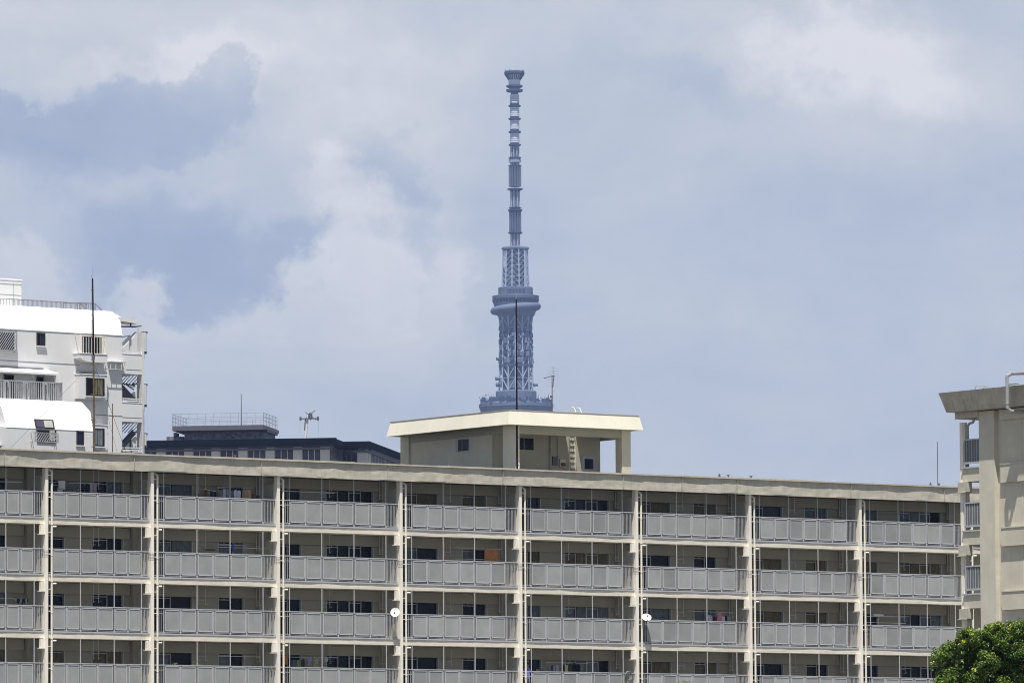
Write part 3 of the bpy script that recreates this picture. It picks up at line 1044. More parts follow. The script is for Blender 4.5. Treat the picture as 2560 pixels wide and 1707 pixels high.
# balcony with slatted railing
a, b, c, d_ = wr(-160, 850, 440, 1090, 0)
for x0, x1, y0 in ((30, 105, 868), (285, 352, 885)):
    ww(x0, y0, x1, 1050, -1.28, 0, PANE, sill=False)
a, b, c, d_ = wr(-160, 842, 466, 862, 1.1)
aw = MB().prism([(.0, d_ + .28), (1.1, d_), (1.1, d_ - .1), (.0, d_ + .18)], 't', a, b)
aw.build('awning', WHITE, wb)
MB().box(a, b - .35, .0, .06, d_ + .30, d_ + .36).build('awning_rail', SEAM, wb)
a, b, c, d_ = wr(-160, 915, 485, 1110, 1.2)
rl = MB()
rl.box(a, b, 1.17, 1.23, d_ - .05, d_ + .02).box(a, b, 1.17, 1.23, c, c + .05)
n = 38
for q in range(n + 1):
    x = a + (b - a) * q / n
    rl.box(x - .024, x + .024, 1.18, 1.22, c, d_)
for s in (0.1, .3, .5, .7, .9, 1.1):
    rl.box(b - .02, b + .02, s - .02, s + .02, c, d_)
rl.box(b - .03, b + .03, 0, 1.23, d_ - .03, d_ + .02)
for x in (wp(35, 980, 1.2)[0], wp(182, 980, 1.2)[0], wp(335, 980, 1.2)[0]):
    rl.box(x - .05, x + .05, 1.16, 1.27, c, d_ + .02)
    rl.path([(x + .08, 1.3, d_ - .08), (x + .2, 1.33, d_ - .12), (x + .3, 1.33, c)], .03)
rl.build('balcony_railing', STEEL, wb)
MB().box(a, b, 0, 1.2, c - .15, c).build('balcony_floor', WHITE, wb)
hk = MB()
x = wp(430, 900, .8)[0]
hk.path([(x, .8, d_), (x, .8, d_ + .5), (x + .15, .8, d_ + .6), (x + .3, .8, d_ + .5), (x + .3, .8, d_)], .022)
for xx in (wp(285, 900, .8)[0], wp(20, 900, .8)[0]):
    hk.path([(xx + .3 * math.cos(v), .8, d_ + .45 + .22 * math.sin(v)) for v in [math.pi * j / 6 for j in range(9)]], .022)
hk.bar((a, .8, d_ + .55), (b, .8, d_ + .50), .02)
hk.build('clothes_pole_stand', PIPEM, wb)
# lower wing with its own mansard
S2 = 3.2
ta, za = wp(50, 1277, S2)
tb, zb = wp(728, 1305, S2)
zm = (za + zb) / 2
zu = (wp(30, 1052, S2 - 1.0)[1] + wp(640, 1082, S2 - 1.0)[1]) / 2
tn = wp(640, 1082, S2 - 1.0)[0]
MB().box(ta - 6, tb, 0, S2, 0, zm - .01).build('wing_wall', WHITE, wb)
mr_ = MB()
zk = zm + (zu - zm) * .66
tk = wp(700, 1150, S2 - .45)[0]
g_ = lambda t, s, z: (t, s, z)
mr_.add([g_(ta, S2 + .02, zm - .02), g_(tb, S2 + .02, zm - .02), g_(tk, S2 - .35, zk), g_(tn, S2 - 1.0, zu), g_(ta - .2, S2 - 1.0, zu), g_(ta - .1, S2 - .35, zk),
         g_(tb, .02, zm - .02), g_(tk, .02, zk), g_(tn, .02, zu), g_(ta - .2, .02, zu), g_(ta - .1, .02, zk), g_(ta, .02, zm - .02)],
        [(0, 1, 2, 5), (5, 2, 3, 4), (1, 6, 7, 2), (2, 7, 8, 3), (3, 8, 9, 4), (4, 9, 10, 5), (5, 10, 11, 0), (0, 11, 6, 1), (6, 7, 8, 9, 10, 11)])
mr_.add([g_(ta - 5, S2 + .02, zm - .02), g_(ta - .6, S2 + .02, zm - .02), g_(ta - .75, S2 - 1.0, zu), g_(ta - 5, S2 - 1.0, zu), g_(ta - 5, .02, zm), g_(ta - .6, .02, zm), g_(ta - .75, .02, zu), g_(ta - 5, .02, zu)],
        [(0, 1, 2, 3), (1, 5, 6, 2), (2, 6, 7, 3), (4, 5, 6, 7), (0, 4, 7, 3), (0, 1, 5, 4)])
mr_.build('wing_mansard_roof', WHITR, wb)
# dormer window cut in the mansard, with a diagonal grille under it
p00, p01 = wp(283, 1290, S2 + .06), wp(432, 1300, S2 + .06)
p10, p11 = wp(268, 1213, S2 - .13), wp(418, 1222, S2 - .13)
d1 = MB().hexa([(p00[0], S2 + .05, zm), (p01[0], S2 + .05, zm), (p01[0], S2 - .6, zm), (p00[0], S2 - .6, zm), (p10[0], S2 - .13, zm + .52), (p11[0], S2 - .13, zm + .52), (p11[0], S2 - .8, zm + .52), (p10[0], S2 - .8, zm + .52)])
do = d1.build('dormer_window', WFRD, wb)
def slope_pane(u0, u1, name, m_, k):
    v = []
    for zz_, sb in ((zm + .07, S2 + .05 - .18 * .07 / .52), (zm + .46, S2 + .05 - .18 * .46 / .52)):
        f_ = (zz_ - zm) / .52
        xa, xb = p00[0] + (p10[0] - p00[0]) * f_, p01[0] + (p11[0] - p01[0]) * f_
        for dk in (k, k + .015):
            v += [(xa + (xb - xa) * u0, sb + dk, zz_), (xa + (xb - xa) * u1, sb + dk, zz_)]
    MB().add(v, [(0, 1, 5, 4), (2, 3, 7, 6), (0, 1, 3, 2), (4, 5, 7, 6), (0, 2, 6, 4), (1, 3, 7, 5)]).build(name, m_, do)


slope_pane(.06, .94, 'glass_pane', DGLS, .008)
slope_pane(.46, .90, 'curtain', CURL, .025)
w, q_ = ww(287, 1300, 438, 1398, S2, .5, PANE, PANE, sill=False)
cm = MB()
curtain(cm, q_[0] + .62 * (q_[1] - q_[0]), q_[1] - .12, S2 + .07, q_[2] + .12, q_[3])
cm.build('curtain', CURL, w)
grille(275, 1322, 455, 1393, S2, .42, 'd', 10)
ww(598, 1308, 655, 1420, S2, 0, PANEB)
# left end of the wing: short wall with rail
MB().box(ta - .62, ta - .35, S2, S2 + .5, zm - 1.1, zm - 1.0).bar((ta - 2, S2 + .5, zm - .7), (ta - .4, S2 + .5, zm - .7), .03).build('wing_ledge', WHITE, wb)
# stair tower
tw1 = wp(1112, 700)[0]
tw2 = wp(1131, 700)[0]
st = MB()
st.box(tw1, tw2, -.3, 0, 0, wp(1120, 535)[1])
sto = st.build('stair_column', DPIER, wb)
MB().box(tw1 - .17, tw1, -2.6, -2.3, 0, wp(1100, 505)[1]).box(tw2 - .12, tw2 + .1, -2.6, -2.3, 0, wp(1120, 560)[1]).build('rear_stair_column', WHIT2, wb)
zz = [wp(1035, y)[1] for y in (708, 862, 1088, 1236, 1472)]
for zt1, zb1 in ((zz[0], zz[1]), (zz[2], zz[3]), (zz[4], zz[4] - 1.35), (zz[4] - 3.1, zz[4] - 4.4), (zz[4] - 6.1, 0)):
    m = MB().box(T0 + .002, tw1, -.12, 0, zb1, zt1).box(T0 + .002, tw1, -2.5, -.12, zb1, zb1 + .15)
    o = m.build('stair_parapet', WHITE, wb)
    MB().box(T0 + .002, tw1, -.14, .02, zt1 + .002, zt1 + .04).build('parapet_cap', WHITR, o)
se = MB()
for y in (828, 1203):
    z = wp(1035, y)[1]
    se.box(T0, tw1, .0, .01, z - .012, z + .012)
se.build('stair_parapet_seams', SEAM, wb)


def sbars(name, m_, lst):
    f = MB()
    for x0, y0, x1, y1, sv_, w_ in lst:
        a, b = wp(x0, y0, sv_), wp(x1, y1, sv_)
        f.bar((a[0], sv_, a[1]), (b[0], sv_, b[1]), w_)
    return f.build(name, m_, wb)


def spoly(name, m_, pts, sv_, th=.04):
    return MB().prism([wp(x, y, sv_) for x, y in pts], 's', sv_ - th, sv_).build(name, m_, wb)


sbars('top_stair_rail', WHIT2, [(940, 660, 1058, 537, -1.0, .07), (1058, 537, 1112, 533, -1.0, .07), (940, 640, 1020, 560, -1.4, .05), (945, 575, 1020, 560, -1.4, .06), (1022, 575, 1022, 700, -1.0, .09), (958, 678, 1112, 690, -.1, .05), (958, 690, 1112, 700, -.1, .04), (1092, 500, 1092, 712, -.5, .16), (975, 675, 975, 705, -.1, .05)])
spoly('rear_stair_panel', WHITE, [(962, 690), (962, 655), (1062, 560), (1090, 560), (1090, 700)], -2.2)
spoly('rear_stair_panel', WHITE, [(1000, 1080), (1000, 1040), (1070, 985), (1100, 985), (1100, 1085)], -2.2)
spoly('rear_stair_panel', WHITE, [(985, 1470), (985, 1430), (1060, 1345), (1100, 1345), (1100, 1470)], -2.2)
for yo in (0, 372):
    sl_ = []
    for q in range(7):
        # slats of the flight above, parallel diagonals cut by the landing
        x0, y0 = 950 + 26 * q, 950 + yo
        x1, y1 = x0 + 85, 950 + yo - 92
        if x1 > 1100:
            y1 += (x1 - 1100) * 92 / 85
            x1 = 1100
        sl_.append((x0, y0, x1, y1, -1.8, .036))
    for q in range(2):
        sl_.append((950, 925 - 30 * q + yo, 1010 - 28 * q, 862 + yo, -1.8, .036))
    sbars('stair_slats', STEELD, sl_)
sbars('stair_stringer', STEELD, [(958, 935, 1055, 952, -1.0, .07), (1040, 938, 1100, 940, -1.0, .09), (990, 945, 1050, 985, -1.4, .06), (1010, 960, 1060, 960, -1.4, .05)])
spoly('dark_stair_screen', STEELD, [(955, 935), (1065, 1055), (955, 1070)], -.9)
sbars('stair_handrail', WHIT2, [(958, 1052, 1112, 1060, -.08, .06), (958, 1068, 1112, 1074, -.08, .05), (966, 1050, 966, 1085, -.08, .05), (1086, 870, 1086, 1085, -.5, .13), (1080, 1010, 1080, 1080, -.6, .05)])
sbars('stair_stringer', STEELD, [(950, 1432, 1050, 1322, -1.0, .20), (1050, 1318, 1105, 1316, -1.0, .08), (950, 1400, 1040, 1300, -1.5, .07), (1022, 1350, 1022, 1460, -1.0, .08)])
sbars('stair_handrail', WHIT2, [(958, 1438, 1112, 1442, -.08, .06), (958, 1456, 1112, 1460, -.08, .05), (1086, 1240, 1086, 1470, -.5, .13)])
a, b, c, d_ = wr(940, 450, 1080, 470, -.6)
MB().hexa([(a, -1.6, d_), (b, -1.6, d_ - .1), (b, -.6, d_ - .1), (a, -.6, d_), (a, -1.6, d_ + .22), (b, -1.6, d_ + .1), (b, -.6, d_ + .1), (a, -.6, d_ + .22)]).build('stair_canopy', WHITE, wb)
MB().bar((a, -.8, d_ - .3), (b, -.8, d_ - .25), .08).bar((b - .35, -.8, d_ - .28), (b - .35, -.8, d_), .07).bar((b - .3, -.7, d_ - .3), (b + .3, -.7, d_ - .2), .07).build('canopy_bracket', STEELD, wb)
dp = MB()
for k_, (y0, y1) in enumerate(((535, 685), (945, 1100), (1330, 1420))):
    a = tw2 + .12
    z0, z1 = wp(1140, y1)[1], wp(1140, y0)[1]
    dp.tube((a, -.2, z0), (a, -.2, z1), .14, 10)
    dp.box(tw2, a + .18, -.3, -.1, z1 - .05, z1 + .06, 1)
    dp.box(tw2, a + .14, -.3, -.1, z0 - .12, z0, 1)
    dp.box(tw2, tw2 + .12, -.25, -.15, z0 - .4, z0 - .1, 1)
dp.build('stair_downpipe', [WHIT2, STEELD], wb)
pw = MB()
A_ = FW.w(tw2 + .1, -.2, wp(1140, 1130)[1])
B_ = FM.w(2.2, -4, 26.3)
FO = Frame(0, 0, 0)
pts = []
for q in range(13):
    u = q / 12
    p = A_.lerp(B_, u)
    pts.append((p.x, -p.y, p.z - 1.2 * u * (1 - u)))
MB().path(pts, .012, 5).build('overhead_wire', STEELD, fr=FO, label='thin sagging wire from the white stair tower down to the long roof', cat='wire')

# ------------------------------------------------------------------ dark-roofed block
db = root('office_building', FD, 'low dark-roofed building with pale piers and mauve windows behind the long roof', 'building')
DZ = 3.564


def dp_(x, y, s=0):
    return FD.ts(360 + x / DZ, 960 + y / DZ, s)


def dr_(x0, y0, x1, y1, s=0):
    a, b = dp_(x0, (y0 + y1) / 2, s)[0], dp_(x1, (y0 + y1) / 2, s)[0]
    return a, b, dp_((x0 + x1) / 2, y1, s)[1], dp_((x0 + x1) / 2, y0, s)[1]


tR = dp_(1650, 600)[0]
tL = dp_(-300, 600)[0]
tW = dp_(1985, 600, -1.0)[0]
zE = dp_(1640, 537)[1]      # underside of the roof
zT = dp_(1690, 488, 2)[1]
zS = dp_(1630, 580)[1]      # ledge
m = MB().box(tL, tR, -40, -.6, 0, zE).box(tR, tW - 5, -60, -8, 0, zE)
m.build('wall', DWALL, db)
rf = MB()
rf.prism([(-42, zE), (1.2, zE), (2.0, zE + .9), (1.7, zT), (-42, zT)], 't', tL, dp_(1655, 537, 1.2)[0] + 1.2)
rf.build('roof', DROOF, db)
# wing on the right, running away from the viewer
sWf = -6.0
twl, twr = dp_(1900, 600, sWf)[0], dp_(1985, 600, sWf)[0]
rf2 = MB()
xr = dp_(2010, 495, sWf + 1.8)[0]
x0r = dp_(1655, 540, sWf)[0]
o4 = [(x0r, sWf + 1.2), (xr - .8, sWf + 1.2), (xr - .8, -75), (x0r, -75)]
u4 = [(x0r, sWf + 2.0), (xr, sWf + 2.0), (xr, -75), (x0r, -75)]
rf2.add([(a, b, zE - .2) for a, b in o4] + [(a, b, zE + .7) for a, b in u4] + [(a, b, zT - .15) for a, b in u4],
        [(0, 1, 2, 3), (8, 9, 10, 11)] + [(j + q, j + (q + 1) % 4, j + 4 + (q + 1) % 4, j + 4 + q) for j in (0, 4) for q in range(4)])
rf2.build('wing_roof', DROOF, db)
MB().box(x0r, twr, -75, sWf - 4, 0, zE - .2).build('wing_wall', DWALL, db)
pier = MB()
px_ = [(-135, -50), (110, 190), (357, 435), (600, 675), (840, 920), (1082, 1162), (1328, 1405), (1570, 1650)]
for x0, x1 in px_:
    a, b, c, d_ = dr_(x0, 600, x1, 640)
    MB().box(a, b, -.62, 0, 0, zS - .02).build('pier', DPIER, db)
    MB().box(a, b, -.62, -.15, zS + .3, zE - .3).build('upper_pier_block', DPIER, db)
MB().box(tL, tR + .3, -.7, .35, zS - .0, zS + .28).build('ledge', DWALL, db)
for (xa, x0), (x1, xb) in zip(px_, px_[1:]):
    a, b, c, d_ = dr_(x0, 600, x1, 640)
    w = MB()
    for q in range(4):
        x = a + (b - a) * q / 3
        w.box(x - .06, x + .06, -.5, -.38, zS - 6, zS - .02)
    wo_ = w.build('window', DPIER, db)
    MB().box(a, b, -.58, -.5, zS - 6, zS - .02).build('glass_pane', DGLS, wo_)
# return wall, recess windows
a, b, c, d_ = dr_(1655, 600, 1715, 690, -3)
MB().box(tR - .1, tR, -8, -.62, 0, zS - .02).build('return_wall', DPIER, db)
a, b, c, d_ = dr_(1710, 600, 1895, 690, sWf - 3.9)
w = MB()
for q in range(5):
    x = a + (b - a) * q / 4
    w.box(x - .08, x + .08, sWf - 3.95, sWf - 3.8, zS - 8, zS - .3)
wo_ = w.build('window', DWALL, db)
MB().box(a, b, sWf - 3.99, sWf - 3.93, zS - 8, zS - .3).build('glass_pane', DGLS, wo_)
MB().box(twl, twr, sWf - 4.5, sWf, 0, zS - .2).build('pier', DPIER, db)
MB().box(twl - .6, twr + .3, -60, sWf + .3, zS - .2, zS + .1).build('ledge', DWALL, db)
MB().box(twl, twr - .3, -60, sWf - .3, zS + .1, zE - .2).build('upper_wall', DWALL, db)
for q in range(13):
    s = sWf - 1.2 - 1.6 * q * (1 + q * .10)
    w_ = .45 * (1 + q * .10)
    MB().box(twr - .6, twr, s - w_, s, 0, zS - .2).build('side_fin', DPIER, db)
MB().box(twr - 1.2, twr - .6, -60, sWf - .3, 0, zS - .2).build('side_glazing', DGLS, db)
# rooftop plant: railed platform over a louvred base
s0 = -14
a, b, c, d_ = dr_(360, 430, 1075, 492, s0)
MB().box(a, b, s0 - 9, s0, zT, d_).build('plant_screen', DMESH, db)
a3, b3, c3, d3 = dr_(345, 425, 1060, 455, s0 + .4)
MB().box(a - .4, b + .4, s0 - 9, s0 + .3, d_, d_ + .5).build('plant_base', STEELD, db)
x0, x1 = dp_(252, 395, s0 + 2)[0], dp_(1065, 390, s0 + 2)[0]
zd = dp_(660, 410, s0 + 2)[1]
sback = s0 - 9.5
pl = MB().box(x0, x1, sback, s0 + 2, zd, zd + .75)
for q in range(14):
    pl.box(x1, x1 + .3, sback + .8 * q, sback + .8 * q + .4, zd + .1, zd + .6)
plo = pl.build('plant_platform', STEELD, db)
rl = MB()
cor = [(x0, s0 + 2), (x1, s0 + 2), (x1, sback), (x0, sback)]
for q in range(4):
    p, p2 = cor[q], cor[(q + 1) % 4]
    for h in (.75, 1.35, 1.95):
        rl.bar((*p, zd + .7 + h), (*p2, zd + .7 + h), .05)
    n = 11 if q % 2 == 0 else 9
    for j in range(n + 1):
        u = j / n
        x, s = p[0] + (p2[0] - p[0]) * u, p[1] + (p2[1] - p[1]) * u
        rl.bar((x, s, zd + .6), (x, s, zd + 2.65), .055)
rl.build('platform_railing', STEEL, plo)
a, b, c, d_ = dr_(200, 445, 345, 498, s0)
MB().box(a, b, s0 - 3, s0, zT, d_ - .4).box(a + 1.2, b - 1, s0 - 2, s0 + .3, d_ - .4, d_ + .2).build('plant_unit', DMESH, db)
t, z = dp_(867, 385, s0 - 4)
t2, z2 = dp_(867, 90, s0 - 4)
MB().tube((t, s0 - 4, z - .6), (t, s0 - 4, z2), .09, 6, .05).build('whip_antenna', STEELD, fr=FD, label='very thin whip antenna standing on the railed rooftop platform', cat='antenna')
tm = root('crossbar_antenna', FD, 'leaning white pole with a dark crossbar and lamp on the dark roof', 'antenna', None, dp_(1432, 487, -6)[0], -6, zT)
p0, p1 = dp_(1434, 487, -6), dp_(1462, 255, -6)
MB().tube((p0[0], -6, zT), (p1[0], -6, p1[1]), .22, 8, .16).build('pole', WHITE, tm)
q0, q1 = dp_(1392, 310, -6), dp_(1558, 310, -6)
cbm = MB().bar((q0[0], -5.7, q0[1]), (q1[0], -5.7, q0[1]), .17)
cbm.tube((q0[0] + .1, -5.7, q0[1] - .3), (q0[0] + .1, -5.7, q0[1] + .3), .16, 6).tube((q1[0] - .1, -5.7, q0[1] - .3), (q1[0] - .1, -5.7, q0[1] + .3), .16, 6)
h0 = dp_(1485, 285, -6)
cbm.lathe([(.1, h0[1] - .6), (.3, h0[1] - .35), (.3, h0[1] + .4), (.1, h0[1] + .6)], (h0[0], -5.9), 8).bar((h0[0] - .8, -5.9, h0[1] + .6), (h0[0] + .9, -5.9, h0[1] - .6), .12).bar((h0[0] - .7, -5.9, h0[1] - .3), (h0[0] + .7, -5.9, h0[1] + .9), .10)
cbm.bar((dp_(1440, 320, -6)[0], -5.8, q0[1]), (dp_(1432, 345, -6)[0], -5.8, q0[1] - 1.8), .15)
cbm.build('crossbar', STEELD, tm)
MB().bar((q0[0], -5.7, q0[1]), (q0[0], -5.7, zT), .03).bar((q1[0], -5.7, q0[1]), (q1[0] - .1, -5.7, zT), .03).build('hanging_cable', STEEL, tm)

# ------------------------------------------------------------------ far tower
tw = root('broadcast_tower', FT, 'very tall lattice broadcasting tower with two observation decks, blue with distance', 'tower')
PXM = 5040 / F


def tz(y):
    return FT.ts(1290, y, 0)[1]


A1, A2 = (lambda v: 140 + v / 3.136), (lambda v: 600 + v / 3.409)
R1 = lambda v: v / 3.136 / 3.197
R2 = lambda v: v / 3.409 / 3.197


def tower_part(name, prof, m, n=40, **k):
    return MB().lathe(prof, (0, 0), n, **k).build(name, m, tw, smooth=False)


def cyl(name, r, y0, y1, m, **k):
    return tower_part(name, [(r, tz(y1)), (r, tz(y0))], m, **k)


tower_part('crown', [(R1(46), tz(A1(232))), (R1(47), tz(A1(195))), (R1(50), tz(A1(150))), (R1(50), tz(A1(140)))], TOWP)
tower_part('crown_ring', [(R1(72), tz(A1(150))), (R1(80), tz(A1(142))), (R1(80), tz(A1(130))), (R1(66), tz(A1(122)))], TOWD)
b_ = MB()
for q in range(24):
    a = 2 * math.pi * q / 24
    c_, s_ = math.cos(a), math.sin(a)
    b_.bar((R1(78) * c_, R1(78) * s_, tz(A1(145))), (R1(48) * c_, R1(48) * s_, tz(A1(190))), .45)
    b_.bar((R1(74) * c_, R1(74) * s_, tz(A1(130))), (R1(76) * c_, R1(76) * s_, tz(A1(119 - 3 * (q % 3)))), .5)
b_.build('crown_struts', TOWD, tw)


def disc(y0, y1, hw):
    z0, z1 = tz(A1(y1)), tz(A1(y0))
    return tower_part('maintenance_ring', [(R1(hw) - 1.0, z0 - .2), (R1(hw), z0 + .3), (R1(hw), z1), (R1(hw) - .3, z1)], TOWD)


for y0, y1, hw in ((232, 248, 64), (265, 283, 65), (388, 400, 49), (490, 502, 49), (592, 605, 49), (694, 706, 49), (795, 807, 49), (858, 868, 51), (1040, 1052, 60), (1188, 1197, 50), (1205, 1217, 57), (1383, 1393, 57)):
    disc(y0, y1, hw)
cyl('mast_neck', R1(42), A1(248), A1(265), TOWM)
for y0, y1, hw in ((303, 372, 37), (403, 475, 37), (505, 575, 37), (605, 682, 37)):
    m = MB()
    k = int((y1 - y0) / 14)
    for q in range(k):
        za_, zb_ = tz(A1(y0 + (q + 1) * (y1 - y0) / k)), tz(A1(y0 + q * (y1 - y0) / k))
        m.lathe([(R1(hw), za_), (R1(hw), zb_ - .45)], (0, 0), 12)
        m.lathe([(R1(hw) - .5, zb_ - .45), (R1(hw) - .5, zb_)], (0, 0), 12)
    m.build('antenna_drum', TOWP, tw)
for y0, y1 in ((372, 388), (475, 490), (575, 592), (682, 694), (283, 303)):
    cyl('mast_neck', R1(36 if y0 != 283 else 28), A1(y0), A1(y1), TOWD)


def lattice(name, ra, ya, rb_, yb, n, m_, seg=None, core=0, thick=.55, br=.28, rings=True):
    za_, zb_ = tz(ya), tz(yb)
    o = MB()
    if core:
        MB().lathe([(core, zb_), (core, za_)], (0, 0), 16).build('mast_core', TOWD, tw)
    seg = seg or max(1, round(abs(za_ - zb_) / (2 * ra * math.sin(math.pi / n) * 1.3)))
    P_ = lambda k, u: (math.cos(2 * math.pi * k / n + .26) * (ra + (rb_ - ra) * u), math.sin(2 * math.pi * k / n + .26) * (ra + (rb_ - ra) * u), za_ + (zb_ - za_) * u)
    for k in range(n):
        o.bar(P_(k, 0), P_(k, 1), thick)
        for j in range(seg):
            u0, u1 = j / seg, (j + 1) / seg
            if k % 2:
                o.bar(P_(k, u0), P_(k + 1, u1), br)
            else:
                o.bar(P_(k, u1), P_(k + 1, u0), br)
            if rings:
                o.bar(P_(k, u0), P_(k + 1, u0), br * .8)
    return o.build(name, m_, tw)


lattice('mast_lattice', R1(33), A1(706), R1(33), A1(795), 8, TOWL, 4, core=R1(24), thick=.75)
lattice('mast_lattice', R1(33), A1(807), R1(33), A1(858), 8, TOWL, 2, core=R1(22), thick=.75)
lattice('mast_lattice', R1(35), A1(1052), R1(35), A1(1188), 8, TOWL, 6, core=R1(25), thick=.8)
lattice('mast_lattice', R1(35), A1(1393), R1(36), A1(1500), 8, TOWL, 5, core=R1(25), thick=.8)
lattice('mast_lattice', R1(34), A1(1197), R1(34), A1(1205), 8, TOWL, 1, core=R1(20))
tower_part('mast_cone', [(R1(34), tz(A1(1070))), (R1(42), tz(A1(1053)))], TOWD)
m = MB()
for q in range(14):
    a = 2 * math.pi * q / 14
    m.lathe([(1.0, tz(A1(836))), (1.0, tz(A1(812)))], (R1(38) * math.cos(a), R1(38) * math.sin(a)), 6)
m.build('antenna_cluster', TOWL, tw)
for y0, y1, hw in ((870, 1026, 44), (1218, 1383, 42)):
    MB().lathe([(R1(hw) - .8, tz(A1(y1))), (R1(hw) - .8, tz(A1(y0)))], (0, 0), 12).build('mast_core', TOWD, tw)
    m = MB()
    for q in range(12):
        a = 2 * math.pi * q / 12
        for j in range(10):
            za_ = tz(A1(y0 + (j + .85) * (y1 - y0) / 10))
            zb_ = tz(A1(y0 + (j + .1) * (y1 - y0) / 10))
            r_ = R1(hw)
            c_, s_ = math.cos(a), math.sin(a)
            m.bar((r_ * c_, r_ * s_, za_), (r_ * c_, r_ * s_, zb_), 1.25, 1.25)
    m.build('antenna_panels', TOWM, tw)
# cage
tower_part('cage_cap', [(R2(100), tz(A2(88))), (R2(120), tz(A2(78))), (R2(118), tz(A2(68))), (R2(108), tz(A2(60)))], TOWM, n=16)
lattice('upper_cage', R2(108), A2(84), R2(120), A2(408), 12, TOWL, 7, thick=.95, br=.42)
cyl('cage_core', R2(74), A2(84), A2(408), TOWD, n=12)
m = MB()
z0, z1 = tz(A2(408)), tz(A2(238))
for q in range(5):
    a, b = math.pi * (.52 + .11 * q) + 0, math.pi * (.52 + .11 * (q + 1))
    r_ = R2(106)
    m.add([(r_ * math.cos(a), r_ * math.sin(a), z0), (r_ * math.cos(b), r_ * math.sin(b), z0), (r_ * math.cos(b), r_ * math.sin(b), z1), (r_ * math.cos(a), r_ * math.sin(a), z1),
           ((r_ - .5) * math.cos(a), (r_ - .5) * math.sin(a), z0), ((r_ - .5) * math.cos(b), (r_ - .5) * math.sin(b), z0), ((r_ - .5) * math.cos(b), (r_ - .5) * math.sin(b), z1), ((r_ - .5) * math.cos(a), (r_ - .5) * math.sin(a), z1)],
          [(0, 1, 2, 3), (4, 5, 6, 7), (0, 1, 5, 4), (1, 2, 6, 5), (2, 3, 7, 6), (3, 0, 4, 7)])
m.build('cage_cladding', TOWM, tw)
# upper observation deck
o = tower_part('upper_deck_drum', [(R2(148), tz(A2(478))), (R2(148), tz(A2(412))), (R2(144), tz(A2(404)))], TOWM)
m = MB()
for q in range(26):
    a = 2 * math.pi * q / 52 + 1.45 - .55
    if 0 < q < 14:
        m.bar((R2(149) * math.cos(a * .7 + .3), R2(149) * math.sin(a * .7 + .3), tz(A2(470))), (R2(149) * math.cos(a * .7 + .3), R2(149) * math.sin(a * .7 + .3), tz(A2(428))), .7)
m.build('deck_slots', TOWD, o)
o = tower_part('upper_deck', [(R2(184), tz(A2(572))), (R2(190), tz(A2(536))), (R2(198), tz(A2(500))), (R2(200), tz(A2(480))), (R2(196), tz(A2(476)))], TOWM)
m = MB().lathe([(R2(189.5), tz(A2(538))), (R2(197.5), tz(A2(506)))], (0, 0), 40, cap=False).lathe([(R2(188), tz(A2(538))), (R2(191), tz(A2(538))), (R2(199.5), tz(A2(506))), (R2(197), tz(A2(506)))], (0, 0), 40, cap=False)
m.build('window_band', TOWG, o)
m = MB()
for q in range(40):
    a = 2 * math.pi * q / 40
    m.bar((R2(191.5) * math.cos(a), R2(191.5) * math.sin(a), tz(A2(538))), (R2(200) * math.cos(a), R2(200) * math.sin(a), tz(A2(506))), .3)
m.build('window_mullions', TOWM, o)
# spiral corridor ring (tilted torus)
m = MB()
n, k = 48, 12
vs = []
zc = tz(A2(586))
for i in range(n):
    a = 2 * math.pi * i / n
    for j in range(k):
        b = 2 * math.pi * j / k
        r_ = R2(184) + R2(33) * math.cos(b)
        vs.append((r_ * math.cos(a), r_ * math.sin(a), zc + R2(32) * math.sin(b) + r_ * math.cos(a) * .095))
m.add(vs, [(i * k + j, ((i + 1) % n) * k + j, ((i + 1) % n) * k + (j + 1) % k, i * k + (j + 1) % k) for i in range(n) for j in range(k)])
m.build('spiral_corridor', TOWM, tw, smooth=True)
tower_part('deck_underside', [(R2(150), tz(A2(656))), (R2(162), tz(A2(640))), (R2(184), tz(A2(580)))], TOWM)
# shaft with rings
lattice('shaft_lattice', R2(146), A2(652), R2(134), A2(752), 14, TOWL, 1, thick=1.0, br=.6)
lattice('shaft_lattice', R2(134), A2(752), R2(147), A2(1288), 14, TOWL, 5, thick=1.0, br=.55)
tower_part('shaft_core', [(R2(110), tz(A2(1288))), (R2(104), tz(A2(1080))), (R2(122), tz(A2(1075))), (R2(120), tz(A2(720))), (R2(140), tz(A2(652)))], TOWM, n=24)
for y, hw in ((790, 140), (850, 142), (905, 143), (962, 144), (1015, 146), (1072, 148)):
    z = tz(A2(y))
    o = tower_part('shaft_ring', [(R2(hw), z - 1.2), (R2(hw), z + .9)], TOWD)
    m = MB()
    rg = random.Random(y)
    for q in range(16):
        a = rg.uniform(-.6, math.pi + .6)
        m.lathe([(.3, z + 1), (rg.uniform(.8, 1.7), z + 2), (rg.uniform(.8, 1.5), z + 5), (.3, z + 6.5)], (R2(hw - 10) * math.cos(a), R2(hw - 10) * math.sin(a)), 8)
    m.build('relay_antennas', TOWM, o)
for x, y, r_ in ((-152, 1183, 16), (-148, 1236, 18), (-128, 1228, 18), (168, 1237, 15), (-145, 1015, 14)):
    z = tz(A2(y))
    MB().tube((R2(x) - 2, 4, z), (R2(x) + 1.6, 3, z), R2(r_), 12, R2(r_) * .75).build('dish_antenna', TOWM, tw)
tower_part('lower_deck_drum', [(R2(174), tz(A2(1400))), (R2(174), tz(A2(1296))), (R2(168), tz(A2(1287)))], TOWM, n=40)
o = tower_part('lower_deck', [(22, 296), (R2(290), 338), (R2(304), tz(A2(1470))), (R2(309), tz(A2(1440))), (R2(318), tz(A2(1428))), (R2(318), tz(A2(1400))), (R2(300), tz(A2(1390)))], TOWM, n=48)
